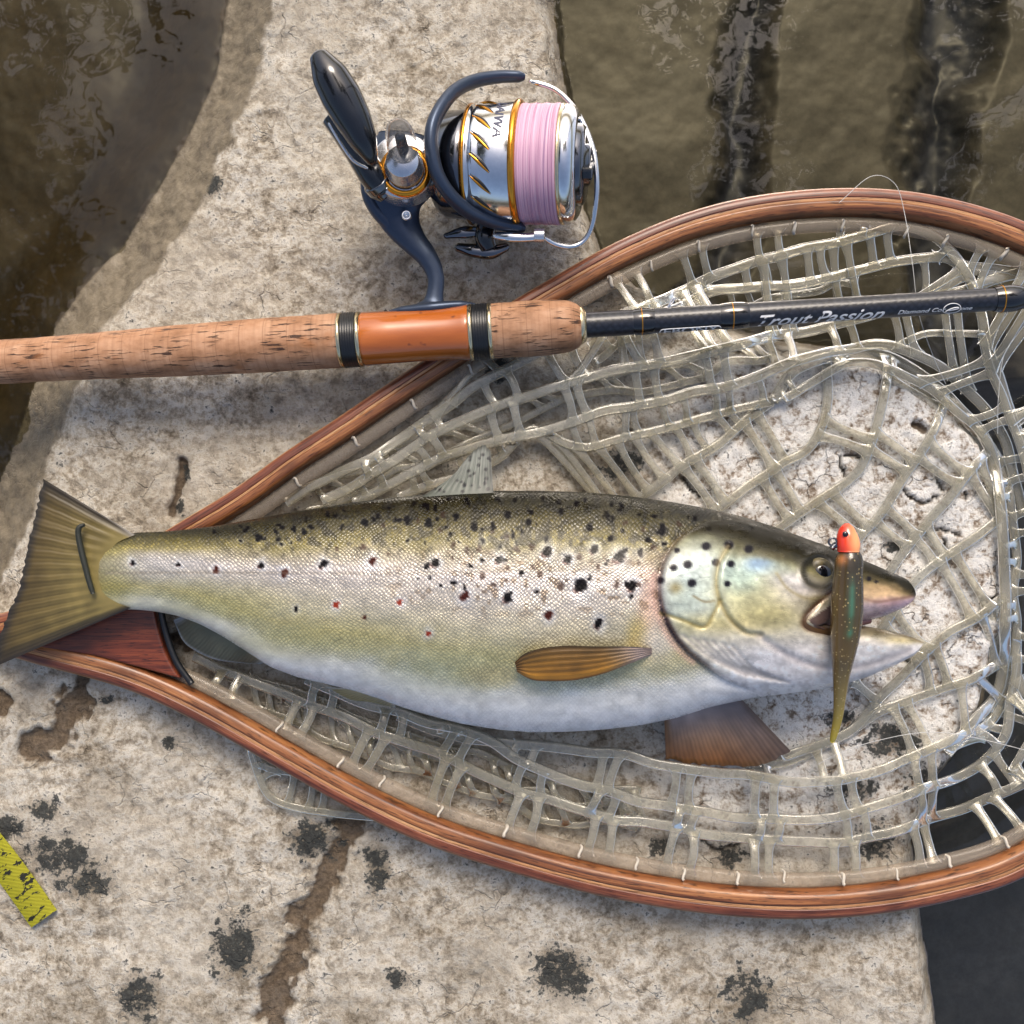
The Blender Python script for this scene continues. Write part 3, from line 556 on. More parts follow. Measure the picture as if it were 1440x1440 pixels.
    g = np.exp(-((Y - np.interp(X, SU[:, 0], SU[:, 1]) + 4) / 7) ** 2) * (X > 1196) * (Y < 877) * .85; C = C * (1 - g[:, None]) + np.array((206, 180, 192)) * g[:, None]
    line(cr([(1092, 806), (1108, 828), (1136, 842), (1162, 838)], 16).tolist(), 2.4, (150, 138, 100), .55); line(cr([(1180, 772), (1215, 800), (1250, 822), (1280, 836)], 16).tolist(), 3, (96, 84, 56), .5); line(cr([(1205, 838), (1232, 846), (1262, 842), (1284, 838)], 16).tolist(), 2.2, (140, 108, 92), .55)
    g = np.exp(-((Y - np.interp(X, SLW[:, 0], SLW[:, 1])) / 5) ** 2) * (X > 1200) * (Y > 874) * .7; C = C * (1 - g[:, None]) + np.array((96, 82, 52)) * g[:, None]
    cw = 1 - .52 * sstep(1120, 1200, X); g = (1 - sstep(20 * cw, 46 * cw, Y - t + (fbm(X / 22, Y / 12, 62) - .5) * 18)) * headm * .82; C = C * (1 - g[:, None]) + np.array((34, 31, 18)) * g[:, None]
    e = np.hypot(X - 1152, Y - 803); g = np.exp(-((e - 22) / 5) ** 2) * .8; C = C * (1 - g[:, None]) + np.array((44, 42, 34)) * g[:, None]
    LATL = cr([(150, 806), (300, 805), (450, 806), (600, 806), (750, 800), (850, 790), (925, 776)], 40).tolist(); line(LATL, 2.2, (150, 142, 132), .45)
    line([(845, 693), (850, 710), (848, 735)], 5, (62, 56, 34), .5)
    scl = (1 - headm) * (1 - .75 * sstep(.80, .88, v)) * sstep(118, 165, X); gold = (1 - sstep(.16, .30, v)) * (1 - headm)
    sil = sstep(.2, .34, v) * (1 - sstep(.78, .9, v)) * (1 - .4 * headm)
    C = np.clip(C, 2, 246)
    return lin(C) ** 1.14 * .90, scl * (1 - .6 * ink), sil * (1 - ink), gold * (1 - ink), np.maximum(ink, .5 * headm * (1 - sstep(25, 60, Y - t)))
trout = build_trout()

def fin(name, base, edge, z0, z1, cbase, ctip, rays, parent=trout, nu=34, nv=60, rag=0.0, zf=None, spots=None, thick=.0012, cedge=None, swap=False, cfun=None):
    """a thin ribbed sheet spanned from a base line to an outer edge (photo pixels)"""
    A = cr(base, nv); B = cr(edge, nv); t = np.linspace(0, 1, nu)[:, None, None]
    if rag: B = B + (B - A) / (np.linalg.norm(B - A, axis=1)[:, None] + 1e-6) * ((vn(np.arange(nv) * .45, np.zeros(nv), 33) - .5) * rag)[:, None]
    Q = A[None] * (1 - t) + B[None] * t; T = t[..., 0] + 0 * Q[..., 0]; W = np.linspace(0, 1, nv)[None] + 0 * T
    z = zf(Q[..., 0], Q[..., 1], T) if zf else z0 + (z1 - z0) * T + .0015 * np.sin(W * 5 + 1) * T
    ridge = .0003 * np.cos((T if swap else W) * rays * 2 * np.pi) * (1 - .4 * T) * (sstep(0, .35, T) if not swap else 1)
    edgef = np.sqrt(np.clip(np.minimum(np.minimum(W, 1 - W) * 14, (1 - T) * 10), 0.02, 1))
    mb = MB(); UV = np.stack([W * 6, T * rays], -1) if swap else np.stack([T * 6, W * rays], -1)
    mb.grid(P(Q[..., 0], Q[..., 1], z + thick * .5 * edgef + ridge), UV, flip=False); mb.grid(P(Q[..., 0], Q[..., 1], z - thick * .5 * edgef), UV, flip=True)
    o = mb.build(name, M_FIN, parent)
    c = np.array(cbase, float) * (1 - T[..., None]) + np.array(ctip, float) * T[..., None]
    if cedge is not None:
        g = (np.maximum(sstep(.88, 1, T), np.maximum(sstep(.1, 0, W), sstep(.9, 1, W))))[..., None]; c = c * (1 - g) + np.array(cedge, float) * g
    if cfun: c = cfun(Q[..., 0], Q[..., 1], T, W, c)
    c = c * (1 + (fbm(Q[..., 0] / 18, Q[..., 1] / 18, 36) - .5)[..., None] * .35)
    if spots:
        for sx, sy, r in spots:
            g = (1 - sstep(.6, 1.1, np.hypot(Q[..., 0] - sx, Q[..., 1] - sy) / r))[..., None]; c = c * (1 - .85 * g) + np.array((24, 24, 26)) * .85 * g
    c = lin(np.clip(c, 2, 250)).reshape(-1, 3) * .9; cattr(o, 'Col', np.vstack([c, c])); ry_ = (sstep(.1, .6, T) * (.55 if name == 'tail_fin' else 1) if not swap else .15 + 0 * T).ravel() * .62; fattr(o, 'ray', np.r_[ry_, ry_])
    return o
# tail: base at the wrist, edge along the ragged trailing side
fin('tail_fin', [(190, 752), (164, 764), (148, 785), (143, 808), (147, 832), (162, 846), (184, 855)], [(62, 674), (52, 712), (42, 752), (34, 795), (24, 835), (8, 872), (-4, 908), (-8, 938)], .040, .036, (140, 126, 76), (84, 70, 40), 13, nv=120, nu=50, rag=4, thick=.0022, cedge=(52, 46, 38),
    zf=lambda x, y, T: .0415 - .005 * T + .002 * np.sin(y / 40) * T)
def pz(x, y, T): return body_z(x, np.minimum(y, fbot(x) - 12)) + .0012 + .006 * np.sin(np.clip(T, 0, 1) * np.pi) + .002 * T
def pcol(x, y, T, W, c):
    g = sstep(840, 905, x)[..., None]; c = c * (1 - g) + np.array((150, 134, 130)) * g
    g = (np.exp(-((x - 800) / 60) ** 2) * sstep(.25, .7, T) * (1 - sstep(.7, 1, T)) * .45)[..., None]; return c * (1 - g) + np.array((84, 60, 30)) * g
fin('pectoral_fin', [(926, 912), (880, 909), (840, 909), (800, 908), (764, 911), (738, 919), (724, 931)], [(926, 917), (884, 934), (850, 947), (812, 956), (776, 958), (748, 956), (727, 945)], 0, 0, (92, 70, 36), (204, 142, 44), 6, nv=70, nu=30, zf=lambda x, y, T: pz(x, y, np.clip((918 - x) / 195, 0, 1)) + .0008 - .004 * sstep(900, 926, x), thick=.0016, cedge=(96, 66, 26), swap=True, cfun=pcol)
fin('pectoral_fin', [(934, 1004), (960, 998), (990, 990), (1018, 984), (1040, 980)], [(936, 1066), (975, 1074), (1020, 1078), (1070, 1076), (1112, 1056)], .026, .014, (168, 158, 160), (124, 76, 32), 8, rag=4, cedge=(112, 78, 44), cfun=lambda x, y, T, W, c: c * (1 - .65 * sstep(.45, 1, W)[..., None]) + np.array((104, 96, 98)) * .65 * sstep(.45, 1, W)[..., None])
fin('dorsal_fin', [(592, 699), (620, 697), (650, 695), (674, 694), (694, 693)], [(640, 668), (655, 645), (668, 632), (680, 626), (690, 634)], .046, .034, (100, 106, 96), (128, 132, 126), 10, rag=3, spots=[(random.uniform(612, 692), random.uniform(636, 692), random.uniform(2.0, 3.6)) for i in range(34)], cedge=(88, 90, 84))
fin('anal_fin', [(372, 932), (350, 916), (325, 899), (300, 884), (276, 872), (258, 866)], [(366, 934), (335, 932), (305, 928), (280, 918), (258, 902), (244, 872)], .036, .026, (104, 104, 84), (74, 76, 66), 9, cedge=(150, 158, 164))
fin('pelvic_fin', [(556, 992), (540, 984), (515, 974), (490, 968)], [(556, 996), (520, 988), (490, 984), (458, 966)], .034, .026, (180, 172, 140), (150, 140, 96), 6, cedge=(196, 196, 190))
# eye
e0 = float(body_z(1152., 803.)); ec = P(1153, 804, e0 - .0015)
def disc(name, cx, cy, zc, r, hgt, mat, parent, ry=1.0):
    th = np.linspace(0, np.pi / 2, 14); mb = MB(); M_ = Matrix.Translation(Vector(P(cx, cy, zc).tolist())) @ Matrix.Rotation(-math.pi / 2, 4, 'Y')
    mb.lathe([(math.sin(t) * hgt, math.cos(t) * PX(r, zc) + 1e-6) for t in th], M_, 48); o = mb.build(name, mat, parent); return o
m = Mat('iris'); ob = m.n('TexCoord').outputs['Object']; M_IRIS = m.done(m.pbr(m.ramp(m.noise(ob, 300, 3), [(.35, (.03, .025, .011)), (.65, (.11, .088, .038))]), .34, .0, .3, **{'Coat Weight': .08, 'Coat Roughness': .08}))
eye = disc('eye', 1152, 804, e0 - .0026, 20, .0030, M_IRIS, trout)
disc('pupil', 1155, 807, e0 - .0012, 14.5, .0022, M_PUPIL, eye)
# the upper lip bone, the mouth lining and the tongue
mb = MB(); q = cr([(1170, 846, 0), (1150, 858, 0), (1136, 870, 0), (1137, 880, 0), (1160, 888, 0), (1190, 889, 0)], 40); zq = body_z(q[:, 0], np.clip(q[:, 1], 0, 900)) - .0016
mb.tube(P(q[:, 0], q[:, 1], zq), np.interp(np.linspace(0, 1, 40), [0, .3, .5, .8, 1], [.001, .0022, .0034, .0038, .0030]), 12, .55); mb.build('upper_lip', M_LIP, trout)
mb = MB(); q = cr([(1138, 873), (1165, 880), (1195, 876), (1222, 872)], 24); zz = np.interp(q[:, 0], [1138, 1222], [.0555, .041])
mb.tube(P(q[:, 0], q[:, 1], zz), np.interp(np.linspace(0, 1, 24), [0, .3, 1], [.002, .0042, .002]), 12, 1.2); mb.build('tongue', M_MOUTH, trout)

# ------------------------------------------------------------------ the landing net
net = thing('landing_net', 'landing net with laminated wood hoop and clear rubber mesh under the trout', 'landing net')
OUT_U = [(120, 822), (180, 782), (240, 742), (330, 688), (400, 636), (460, 598), (520, 557), (590, 510), (660, 464), (720, 424), (780, 389), (840, 354), (900, 325), (960, 301), (1020, 284), (1080, 273), (1140, 267), (1200, 265), (1260, 268), (1320, 277), (1380, 292), (1440, 313)]
OUT_R = [(1530, 360), (1610, 440), (1665, 550), (1690, 670), (1694, 790), (1672, 920), (1625, 1040), (1545, 1155)]
OUT_L = [(1440, 1232), (1350, 1262), (1250, 1282), (1150, 1291), (1050, 1289), (950, 1278), (850, 1260), (780, 1243), (700, 1220), (600, 1187), (500, 1140), (400, 1084), (300, 1026), (220, 985), (160, 962), (100, 946), (40, 930), (-40, 905), (-140, 880)]
HZ, HH2 = .0160, .0075
OC = cr([(-140, 905), (-20, 868), (60, 846)] + OUT_U + OUT_R + OUT_L, 420)
Wd = np.interp(np.linspace(0, 1, 420), [0, .08, .2, .4, .55, .8, .94, 1], [33, 33, 35, 41, 43, 41, 37, 33])
OW = P(OC[:, 0], OC[:, 1], HZ + .001)[:, :2]
def smooth2(a, k=9):
    ker = np.hanning(k); ker /= ker.sum(); return np.stack([np.convolve(np.pad(a[:, i], k // 2, 'edge'), ker, 'valid') for i in range(a.shape[1])], -1)
OW = smooth2(OW, 13); T_ = np.gradient(OW, axis=0); T_ /= np.linalg.norm(T_, axis=1)[:, None]; NIN = np.stack([T_[:, 1], -T_[:, 0]], -1)
WM = Wd * K * (CZ - HZ) / D; ARC = np.r_[0, np.cumsum(np.linalg.norm(np.diff(OW, axis=0), axis=1))]
def hoop_strip(f0, f1, mat, top=0.0, nn=7):
    f = np.linspace(f0, f1, nn); prof = (1 - np.abs(2 * f - 1) ** 4.5) ** .4 * HH2 + top
    inner = np.r_[np.full(1, f0), f, np.full(1, f1)]; zt = np.r_[-prof[0] * .0 + -1, prof, -1]
    fr_ = np.r_[f, f[::-1]]; zr = np.r_[HZ + prof, HZ - prof[::-1]]
    V = np.concatenate([OW[:, None] + NIN[:, None] * (WM[:, None] * fr_[None])[..., None], np.broadcast_to(zr[None, :, None], (len(OW), len(fr_), 1))], -1)
    UV = np.stack(np.broadcast_arrays(ARC[:, None], (np.r_[f, f[::-1]] * .016 + np.r_[np.zeros(nn), np.full(nn, .02)])[None]), -1)
    mb = MB(); mb.grid(V, UV, closed_v=True); return mb.build('lamination', mat, net)
hoop_strip(.0, .07, M_WTAN); hoop_strip(.071, .42, M_WRED, .00012); hoop_strip(.421, .52, M_WTAN, .0); hoop_strip(.521, 1.0, M_WORG, .0001)
# throat block and grip, beneath the tail
def slab(name, outline, z0, z1, mat, parent, uvs=1.0, bev=.0015):
    top = P([p[0] for p in outline], [p[1] for p in outline], z1); n = len(top); me = bpy.data.meshes.new(name)
    bt = top.copy(); bt[:, 2] = z0; V = np.vstack([top, bt]); F = [list(range(n))[::-1], list(range(n, 2 * n))] + [[i, (i + 1) % n, n + (i + 1) % n, n + i] for i in range(n)]
    me.from_pydata(V.tolist(), [], F); l = me.uv_layers.new(name='UVMap')
    for lp in me.loops: l.data[lp.index].uv = (V[lp.vertex_index][0], V[lp.vertex_index][1] + V[lp.vertex_index][2])
    me.materials.append(mat); import bmesh; b = bmesh.new(); b.from_mesh(me); bmesh.ops.recalc_face_normals(b, faces=b.faces); b.to_mesh(me); b.free()
    o = bpy.data.objects.new(name, me); COL.objects.link(o); o.parent = parent
    md = o.modifiers.new('bevel', 'BEVEL'); md.width = bev; md.segments = 3; md.limit_method = 'ANGLE'; return o
thr = cr([(254, 955), (236, 925), (224, 890), (216, 850), (214, 812), (222, 775)], 14).tolist()
slab('throat_block', [(-150, 872), (-20, 880), (60, 872), (130, 838), (190, 800)] + thr[::-1] + [(200, 940), (130, 922), (60, 912), (-20, 906), (-150, 888)], .009, .0235, M_WMAH, net)
mb = MB(); q = cr([(222, 772), (215, 812), (217, 850), (226, 892), (240, 930), (262, 962)], 40); mb.tube(P(q[:, 0] + 8, q[:, 1], .0215), .0019, 10, .9); mb.build('throat_rim', M_BLACK, net)
# hose on the inner side of the hoop, and its stitches
sel = np.arange(43, 384)
HO = OW + NIN * (WM + .0042)[:, None]; HOZ = np.full(len(OW), HZ - .0005)
mb = MB(); mb.tube(np.c_[HO[sel], HOZ[sel]], .0043, 14, .75, uv0=0); mb.build('rim_hose', M_HOSE, net)
for i in np.cumsum([56] + [random.randint(6, 10) for _ in range(40)]).tolist():
    a = OW[i] + NIN[i] * (WM[i] - .0022); b = OW[i] + NIN[i] * (WM[i] + .0090); c_ = (a + b) / 2; sk = T_[i] * .0010
    mb = MB(); q = cr([(*(a * .75 + b * .25), HZ + .0052), (*(a * .6 + b * .4), HZ + .0052), (*(c_ + sk), HZ + .0044), (*(b * .85 + a * .15), HZ + .0026), (*(b * .9 + a * .1 + sk), HZ - .001)], 12); mb.tube(q[2:-1] + rng.normal(size=3) * (.0012, .0012, 0), .0009 * random.uniform(.7, 1.15), 7); mb.build('stitch', M_STITCH, net)

# ---- the rubber mesh: cords (photo pixels + height above the rock) with paired rungs between neighbouring cords
NB = MB()
def cord3(pts, n=None, lift=.006, wob=3.0, seed=0):
    p = np.asarray(pts, float); L = np.linalg.norm(np.diff(p[:, :2], axis=0), axis=1).sum(); n = n or max(8, int(L / 9)); q = cr(p, n)
    zl = q[:, 2] if p.shape[1] > 2 else np.full(n, lift)
    s = np.arange(n) * 9.0
    q[:, 0] += (vn(s / 45, s * 0 + seed, 37) - .5) * wob * 2; q[:, 1] += (vn(s / 45, s * 0 + seed, 38) - .5) * wob * 2
    g = np.maximum(rock_z(q[:, 0], q[:, 1]), -.019)
    k_ = np.hanning(9); k_ /= k_.sum(); g = np.convolve(np.pad(g, 4, 'edge'), k_, 'valid')
    z = g + zl + (vn(s / 60, s * 0 + seed, 39) - .5) * .002
    return P(q[:, 0], q[:, 1], z)
def strand(p, r, flat=.6): NB.tube(p, r * 1.42, 12, flat * .72, sq=.65)
def rungs(A, B, pitch=105, gap=26, phase=0.0, r=.0015, sag=.0015, skew=0.0, skip=0.0, maxlen=.07):
    LA = np.r_[0, np.cumsum(np.linalg.norm(np.diff(A, axis=0), axis=1))]; tot = LA[-1]; pm, gm = pitch * K, gap * K
    s = phase * pm
    while s < tot:
        for k_ in (0, 1):
            t = s + k_ * gm * random.uniform(.85, 1.2)
            if t > tot: continue
            a = np.array([np.interp(t, LA, A[:, i]) for i in range(3)])
            j = int(np.argmin(np.linalg.norm(B[:, :2] - a[:2] - skew * (A[-1, :2] - A[0, :2]) / (np.linalg.norm(A[-1, :2] - A[0, :2]) + 1e-9), axis=1)))
            b = B[j]; ln = np.linalg.norm(b - a)
            if ln < .004 or ln > maxlen or random.random() < skip: continue
            u = np.linspace(0, 1, 13)[:, None]; q = a + (b - a) * u; q[:, 2] += np.sin(u[:, 0] * np.pi) * random.uniform(-.3, 1) * sag
            side = np.cross((b - a) / ln, (0, 0, 1)); q += side * (np.sin(u * np.pi) * random.uniform(-.0014, .0014))
            rr = r * 1.42 * (1 + 1.1 * np.abs(2 * u[:, 0] - 1) ** 5); NB.tube(q, rr, 12, .45 / (1 + .6 * np.abs(2 * u[:, 0] - 1) ** 5), caps=False, sq=.7)
        s += pm * random.uniform(.92, 1.08)
RC = .0019
# floor of the bag, lying on the stone beside the head
FL = [[(1085, 562), (1005, 627), (955, 658), (905, 697), (860, 730)], [(1164, 508), (1160, 590), (1133, 633), (1097, 652), (1047, 688), (1010, 715), (960, 750)], [(1251, 502), (1239, 574), (1218, 645), (1194, 676), (1147, 707), (1100, 740), (1040, 790)],
      [(1331, 558), (1312, 607), (1279, 659), (1242, 718), (1213, 751), (1180, 790), (1120, 850)], [(1390, 631), (1350, 681), (1308, 730), (1258, 794), (1220, 850), (1190, 900)], [(1407, 730), (1371, 756), (1324, 787), (1289, 817), (1262, 850), (1225, 905), (1200, 960)],
      [(1412, 838), (1372, 868), (1330, 895), (1290, 930), (1245, 975), (1190, 1030), (1100, 1065)], [(1408, 930), (1372, 950), (1330, 967), (1250, 997), (1190, 1030), (1117, 1067), (1050, 1085)]]
fl = [cord3([(x, y, .0035) for x, y in f], wob=2, seed=i) for i, f in enumerate(FL)]
for f in fl: strand(f, RC * 1.1, .6)
for i, (a, b) in enumerate(zip(fl[:-1], fl[1:])): rungs(a, b, 116, 25, .25 + .5 * (i % 2), .0018, 0, maxlen=.06)
# edge where the floor turns up into the wall
edge = cord3([(1085, 562, .004), (1120, 520, .006), (1190, 498, .008), (1251, 502, .010), (1331, 556, .010), (1390, 626, .010), (1410, 730, .010), (1414, 830, .010), (1410, 925, .010), (1392, 990, .010), (1330, 1060, .008)], wob=4, seed=21); strand(edge, RC * 1.25)
edge2 = cord3([(1100, 560, .006), (1200, 510, .008), (1262, 520, .012), (1345, 575, .012), (1404, 650, .012), (1424, 740, .012), (1428, 850, .012), (1420, 960, .012), (1380, 1040, .008)], wob=5, seed=24); strand(edge2, RC)
rungs(edge, edge2, 90, 22, .2, .0014, .001)
# wall along the upper hoop
UP = [[(400, 706, .012), (509, 648, .014), (600, 592, .014), (661, 548, .016), (742, 505, .018), (825, 466, .020), (890, 438, .022), (1000, 392, .030), (1067, 365, .032), (1169, 343, .034), (1244, 323, .034), (1289, 323, .034), (1333, 348, .034), (1362, 392, .032), (1384, 470, .028), (1412, 560, .024), (1450, 660, .02)],
      [(450, 706, .012), (540, 655, .014), (611, 607, .015), (700, 569, .018), (769, 550, .020), (867, 522, .022), (950, 505, .022), (1049, 481, .022), (1155, 459, .022), (1240, 436, .024), (1330, 414, .026), (1376, 402, .028), (1440, 380, .028)],
      [(500, 705, .010), (600, 654, .012), (700, 619, .014), (783, 600, .016), (867, 574, .016), (950, 558, .016), (1047, 535, .014), (1120, 508, .012), (1190, 490, .016), (1255, 486, .022), (1340, 530, .02), (1408, 612, .018), (1440, 720, .016)],
      [(560, 700, .008), (690, 652, .008), (745, 606, .010), (797, 627, .011), (825, 630, .011), (867, 617, .010), (940, 600, .008), (1000, 586, .007), (1085, 562, .006)]]
up = [cord3(u_, wob=3, seed=40 + i) for i, u_ in enumerate(UP)]
for i, u_ in enumerate(up): strand(u_, RC * (1.15 if i < 3 else 1.0))
hose_c = np.c_[HO, HOZ]
hu = hose_c[84:240]; hl = hose_c[240:384][::-1]
rungs(up[0], hu, 112, 27, .3, .0016, .002); rungs(up[1], up[0], 108, 27, .75, .0016, .002); rungs(up[2], up[1], 104, 27, .2, .0017, .002); rungs(up[3], up[2], 70, 24, .4, .0015, .001)
rungs(up[3], fl[0], 60, 26, .5, .0015, 0); 
# second upper run above the rod over the water
ex = cord3([(860, 452, .02), (931, 440, .024), (1000, 412, .026), (1031, 405, .028), (1111, 402, .030), (1164, 390, .030), (1244, 370, .030), (1324, 361, .030), (1352, 372, .030)], wob=2, seed=50); strand(ex, RC * 1.1)
rungs(ex, up[0], 95, 26, .5, .0017, .001); rungs(up[1], ex, 115, 27, .4, .0015, .001, maxlen=.045)
# slack folds lying underneath, seen through the top layer
def slack(pts, seed, dz=.004, dx=0, dy=0, r=RC * .85): c_ = cord3([(x + dx, y + dy, dz) for x, y in pts], wob=9, seed=seed); strand(c_, r); return c_
s1 = [slack([(430, 716), (540, 672), (640, 622), (720, 590), (800, 560), (900, 548), (1000, 520), (1090, 500)], 60 + i, .003 + .002 * i, 0, [-26, 4, 34, 60][i]) for i in range(2)]
for i in range(1): rungs(s1[i], s1[i + 1], 110, 24, .3 * i + .1, .0013, .002, .01)
s2 = [slack([(820, 505), (890, 470), (960, 440), (1040, 430), (1110, 415), (1190, 402)], 70 + i, .012, i * 12, -22 + i * 24) for i in range(2)]; rungs(s2[0], s2[1], 80, 22, .3, .0013, .002)
# wall along the lower hoop
LO = [[(272, 925, .012), (330, 946, .012), (416, 982, .012), (484, 1008, .012), (555, 1040, .013), (622, 1064, .013), (682, 1092, .013), (760, 1122, .013), (847, 1147, .013), (978, 1169, .012), (1111, 1182, .012), (1222, 1178, .012), (1311, 1151, .016), (1380, 1125, .022), (1440, 1102, .026), (1520, 1060, .03)],
      [(430, 955, .012), (500, 985, .012), (580, 1008, .013), (671, 1036, .015), (735, 1070, .015), (810, 1101, .014), (933, 1133, .013), (1020, 1147, .013), (1111, 1151, .013), (1180, 1146, .013), (1244, 1129, .014), (1355, 1089, .017), (1408, 1042, .02), (1424, 985, .018), (1432, 900, .016)],
      [(560, 1004, .010), (640, 1034, .011), (697, 1042, .012), (791, 1051, .013), (880, 1062, .014), (933, 1075, .016), (1013, 1087, .017), (1080, 1095, .016), (1147, 1102, .014), (1244, 1080, .012), (1320, 1050, .012), (1378, 1025, .013), (1410, 985, .012)]]
lo = [cord3(u_, wob=3, seed=80 + i) for i, u_ in enumerate(LO)]
for u_ in lo: strand(u_, RC * 1.15)
rungs(lo[0], hl, 116, 26, .4, .0018, .003); rungs(lo[1], lo[0], 116, 26, .15, .0018, .003); rungs(lo[2], lo[1], 116, 26, .6, .0018, .002); rungs(fl[7], lo[2], 116, 26, .5, .0017, .001)
s3 = [slack([(330, 950), (420, 985), (500, 1016), (600, 1056), (700, 1090), (800, 1118), (900, 1132)], 90 + i, .003 + .001 * i, 0, -16 + 26 * i) for i in range(3)]
for i in range(2): rungs(s3[i], s3[i + 1], 66, 22, .2 + .4 * i, .0014, .004, .008)
# loops squeezed out below the hoop
b0 = cord3([(352, 1040, .006), (372, 1078, .004), (440, 1086, .004), (470, 1082, .006)], wob=2, seed=95); b1 = cord3([(352, 1050, .006), (366, 1098, .004), (384, 1124, .004), (420, 1137, .004), (480, 1144, .004), (560, 1150, .004), (612, 1152, .006)], wob=2, seed=96)
strand(b0, RC * .8); strand(b1, RC * .9); rungs(b0, b1, 46, 18, .5, .0014, .001); rungs(b1, lo[0], 70, 22, .8, .0013, 0, maxlen=.035)
# the wall hanging over the stone's edge, above the water
r1 = cord3([(1384, 470, .03), (1408, 560, .026), (1440, 640, .024), (1470, 760, .022), (1480, 880, .022), (1465, 1000, .022), (1425, 1085, .024)], wob=5, seed=101); strand(r1, RC)
rungs(edge2, r1, 92, 30, .4, .0016, .002, maxlen=.05); rungs(r1, hose_c[160:320], 110, 30, .2, .0017, .004, maxlen=.12)
r2 = cord3([(1260, 486, .022), (1300, 470, .020), (1345, 470, .022), (1384, 470, .028)], wob=1, seed=103); strand(r2, RC * .8)
bag = NB.build('net_bag', M_RUB, net)
OBJ_NET_DONE = True

# ------------------------------------------------------------------ the rod
rod = thing('fishing_rod', 'fishing rod with cork grips, amber reel seat and black blank across the net', 'fishing rod')
def rz(px): return np.interp(px, [-60, 650, 1500], [.030, .0385, .047])
def rcy(px): return np.interp(px, [0, 490, 835, 1440], [509, 477.5, 457, 418])
xs = np.array([-60., 1500.]); PA = P(-60., rcy(0) + 60 * 31.5 / 490, rz(-60.)); PB = P(1500., 414.5, rz(1500.))
# straight axis through the traced grip and blank
PA = P(-60., 513.0, rz(-60.)); 
AX = Vector((PB - PA).tolist()); AXL = AX.length; AX.normalize()
side = Vector((0, 0, 1)).cross(AX).normalized(); up_ = AX.cross(side).normalized()
ROT = Matrix(((AX.x, side.x, up_.x, PA[0]), (AX.y, side.y, up_.y, PA[1]), (AX.z, side.z, up_.z, PA[2]), (0, 0, 0, 1)))
def rx(px): return (px + 60) / 1560 * AXL
def rr(npx, px): return npx * K * (CZ - float(rz(px))) / D * .975
def rodpart(name, prof, mat, sides=64, parent=None):
    mb = MB(); mb.lathe([(rx(x), rr(r, x)) for x, r in prof], ROT, sides); return mb.build(name, mat, parent or rod)
def dense(prof, n=60):
    p = np.array(prof, float); t = np.linspace(p[0, 0], p[-1, 0], n); return [(a, float(np.interp(a, p[:, 0], p[:, 1]))) for a in t]
g = cr([(-60, 31), (0, 31.5), (80, 32), (200, 35), (350, 38.5), (490, 39)], 80); wobn = (vn(g[:, 0] / 14, g[:, 0] * 0, 47) - .5) * .8
rodpart('rear_grip', [(a, b + c_) for (a, b), c_ in zip(g, wobn)], M_CORK)
def wrap(x0, x1, r):
    rodpart('trim_ring', [(x0 - 1, r - 3), (x0, r), (x0 + 4.5, r + .4), (x0 + 5, r - 2)], M_GOLDP)
    n = 6; pr = [(x0 + 5, r - 2)]
    for i in range(n):
        a = x0 + 5 + (x1 - x0 - 10) * i / n; b = x0 + 5 + (x1 - x0 - 10) * (i + 1) / n; pr += [(a + .3, r - .6), ((a + b) / 2, r + .5), (b - .3, r - .6)]
    rodpart('winding_band', pr + [(x1 - 5, r - 2)], M_BLACK); rodpart('trim_ring', [(x1 - 5, r - 2), (x1 - 4.5, r + .4), (x1, r), (x1 + 1, r - 3)], M_GOLDP)
wrap(488, 519, 39.5); wrap(671, 703, 40.5)
rodpart('reel_seat', [(518, 34), (519, 37.5), (523, 38.6), (560, 37.6), (600, 37), (640, 37.5), (660, 38.8), (667, 39.8), (671, 39.5), (672, 36)], M_AMBER)
g = cr([(702, 38.8), (720, 39.6), (750, 40), (780, 39.6), (806, 37.5), (820, 33), (827, 27)], 50); wobn = (vn(g[:, 0] / 9, g[:, 0] * 0, 48) - .5) * .9
rodpart('fore_grip', [(a, b + c_) for (a, b), c_ in zip(g, wobn)], M_CORK)
rodpart('end_ring', [(824, 20), (825, 27), (828, 27.5), (834, 23), (835, 19)], M_GOLDP)
rodpart('blank', dense([(826, 18.3), (1000, 18), (1200, 17), (1500, 16)], 90), M_CARB)
for a, b in ((896, 932), (1018, 1062), (1400, 1436)):
    rodpart('thread_wrap', [(a, 17.4), (a + 8, 19), (a + 18, 19.7), (b - 12, 19.6), (b - 4, 18.6), (b, 17.2)], M_RBLK)
    mid = (a + b) / 2 + (-2 if a < 1300 else -8); rodpart('gold_thread', [(mid - .8, 19.2), (mid - .6, 19.95), (mid + .6, 19.95), (mid + .8, 19.2)], M_GOLD)
mb = MB(); hk = P(940, 433, rz(940)); hq = cr([(934, 441), (938, 434), (943, 424), (948, 418), (947, 424), (942, 431), (946, 440)], 40); mb.tube(P(hq[:, 0], hq[:, 1], rz(940) + .002), .00045, 8); mb.build('hook_keeper', M_CHROME, rod)
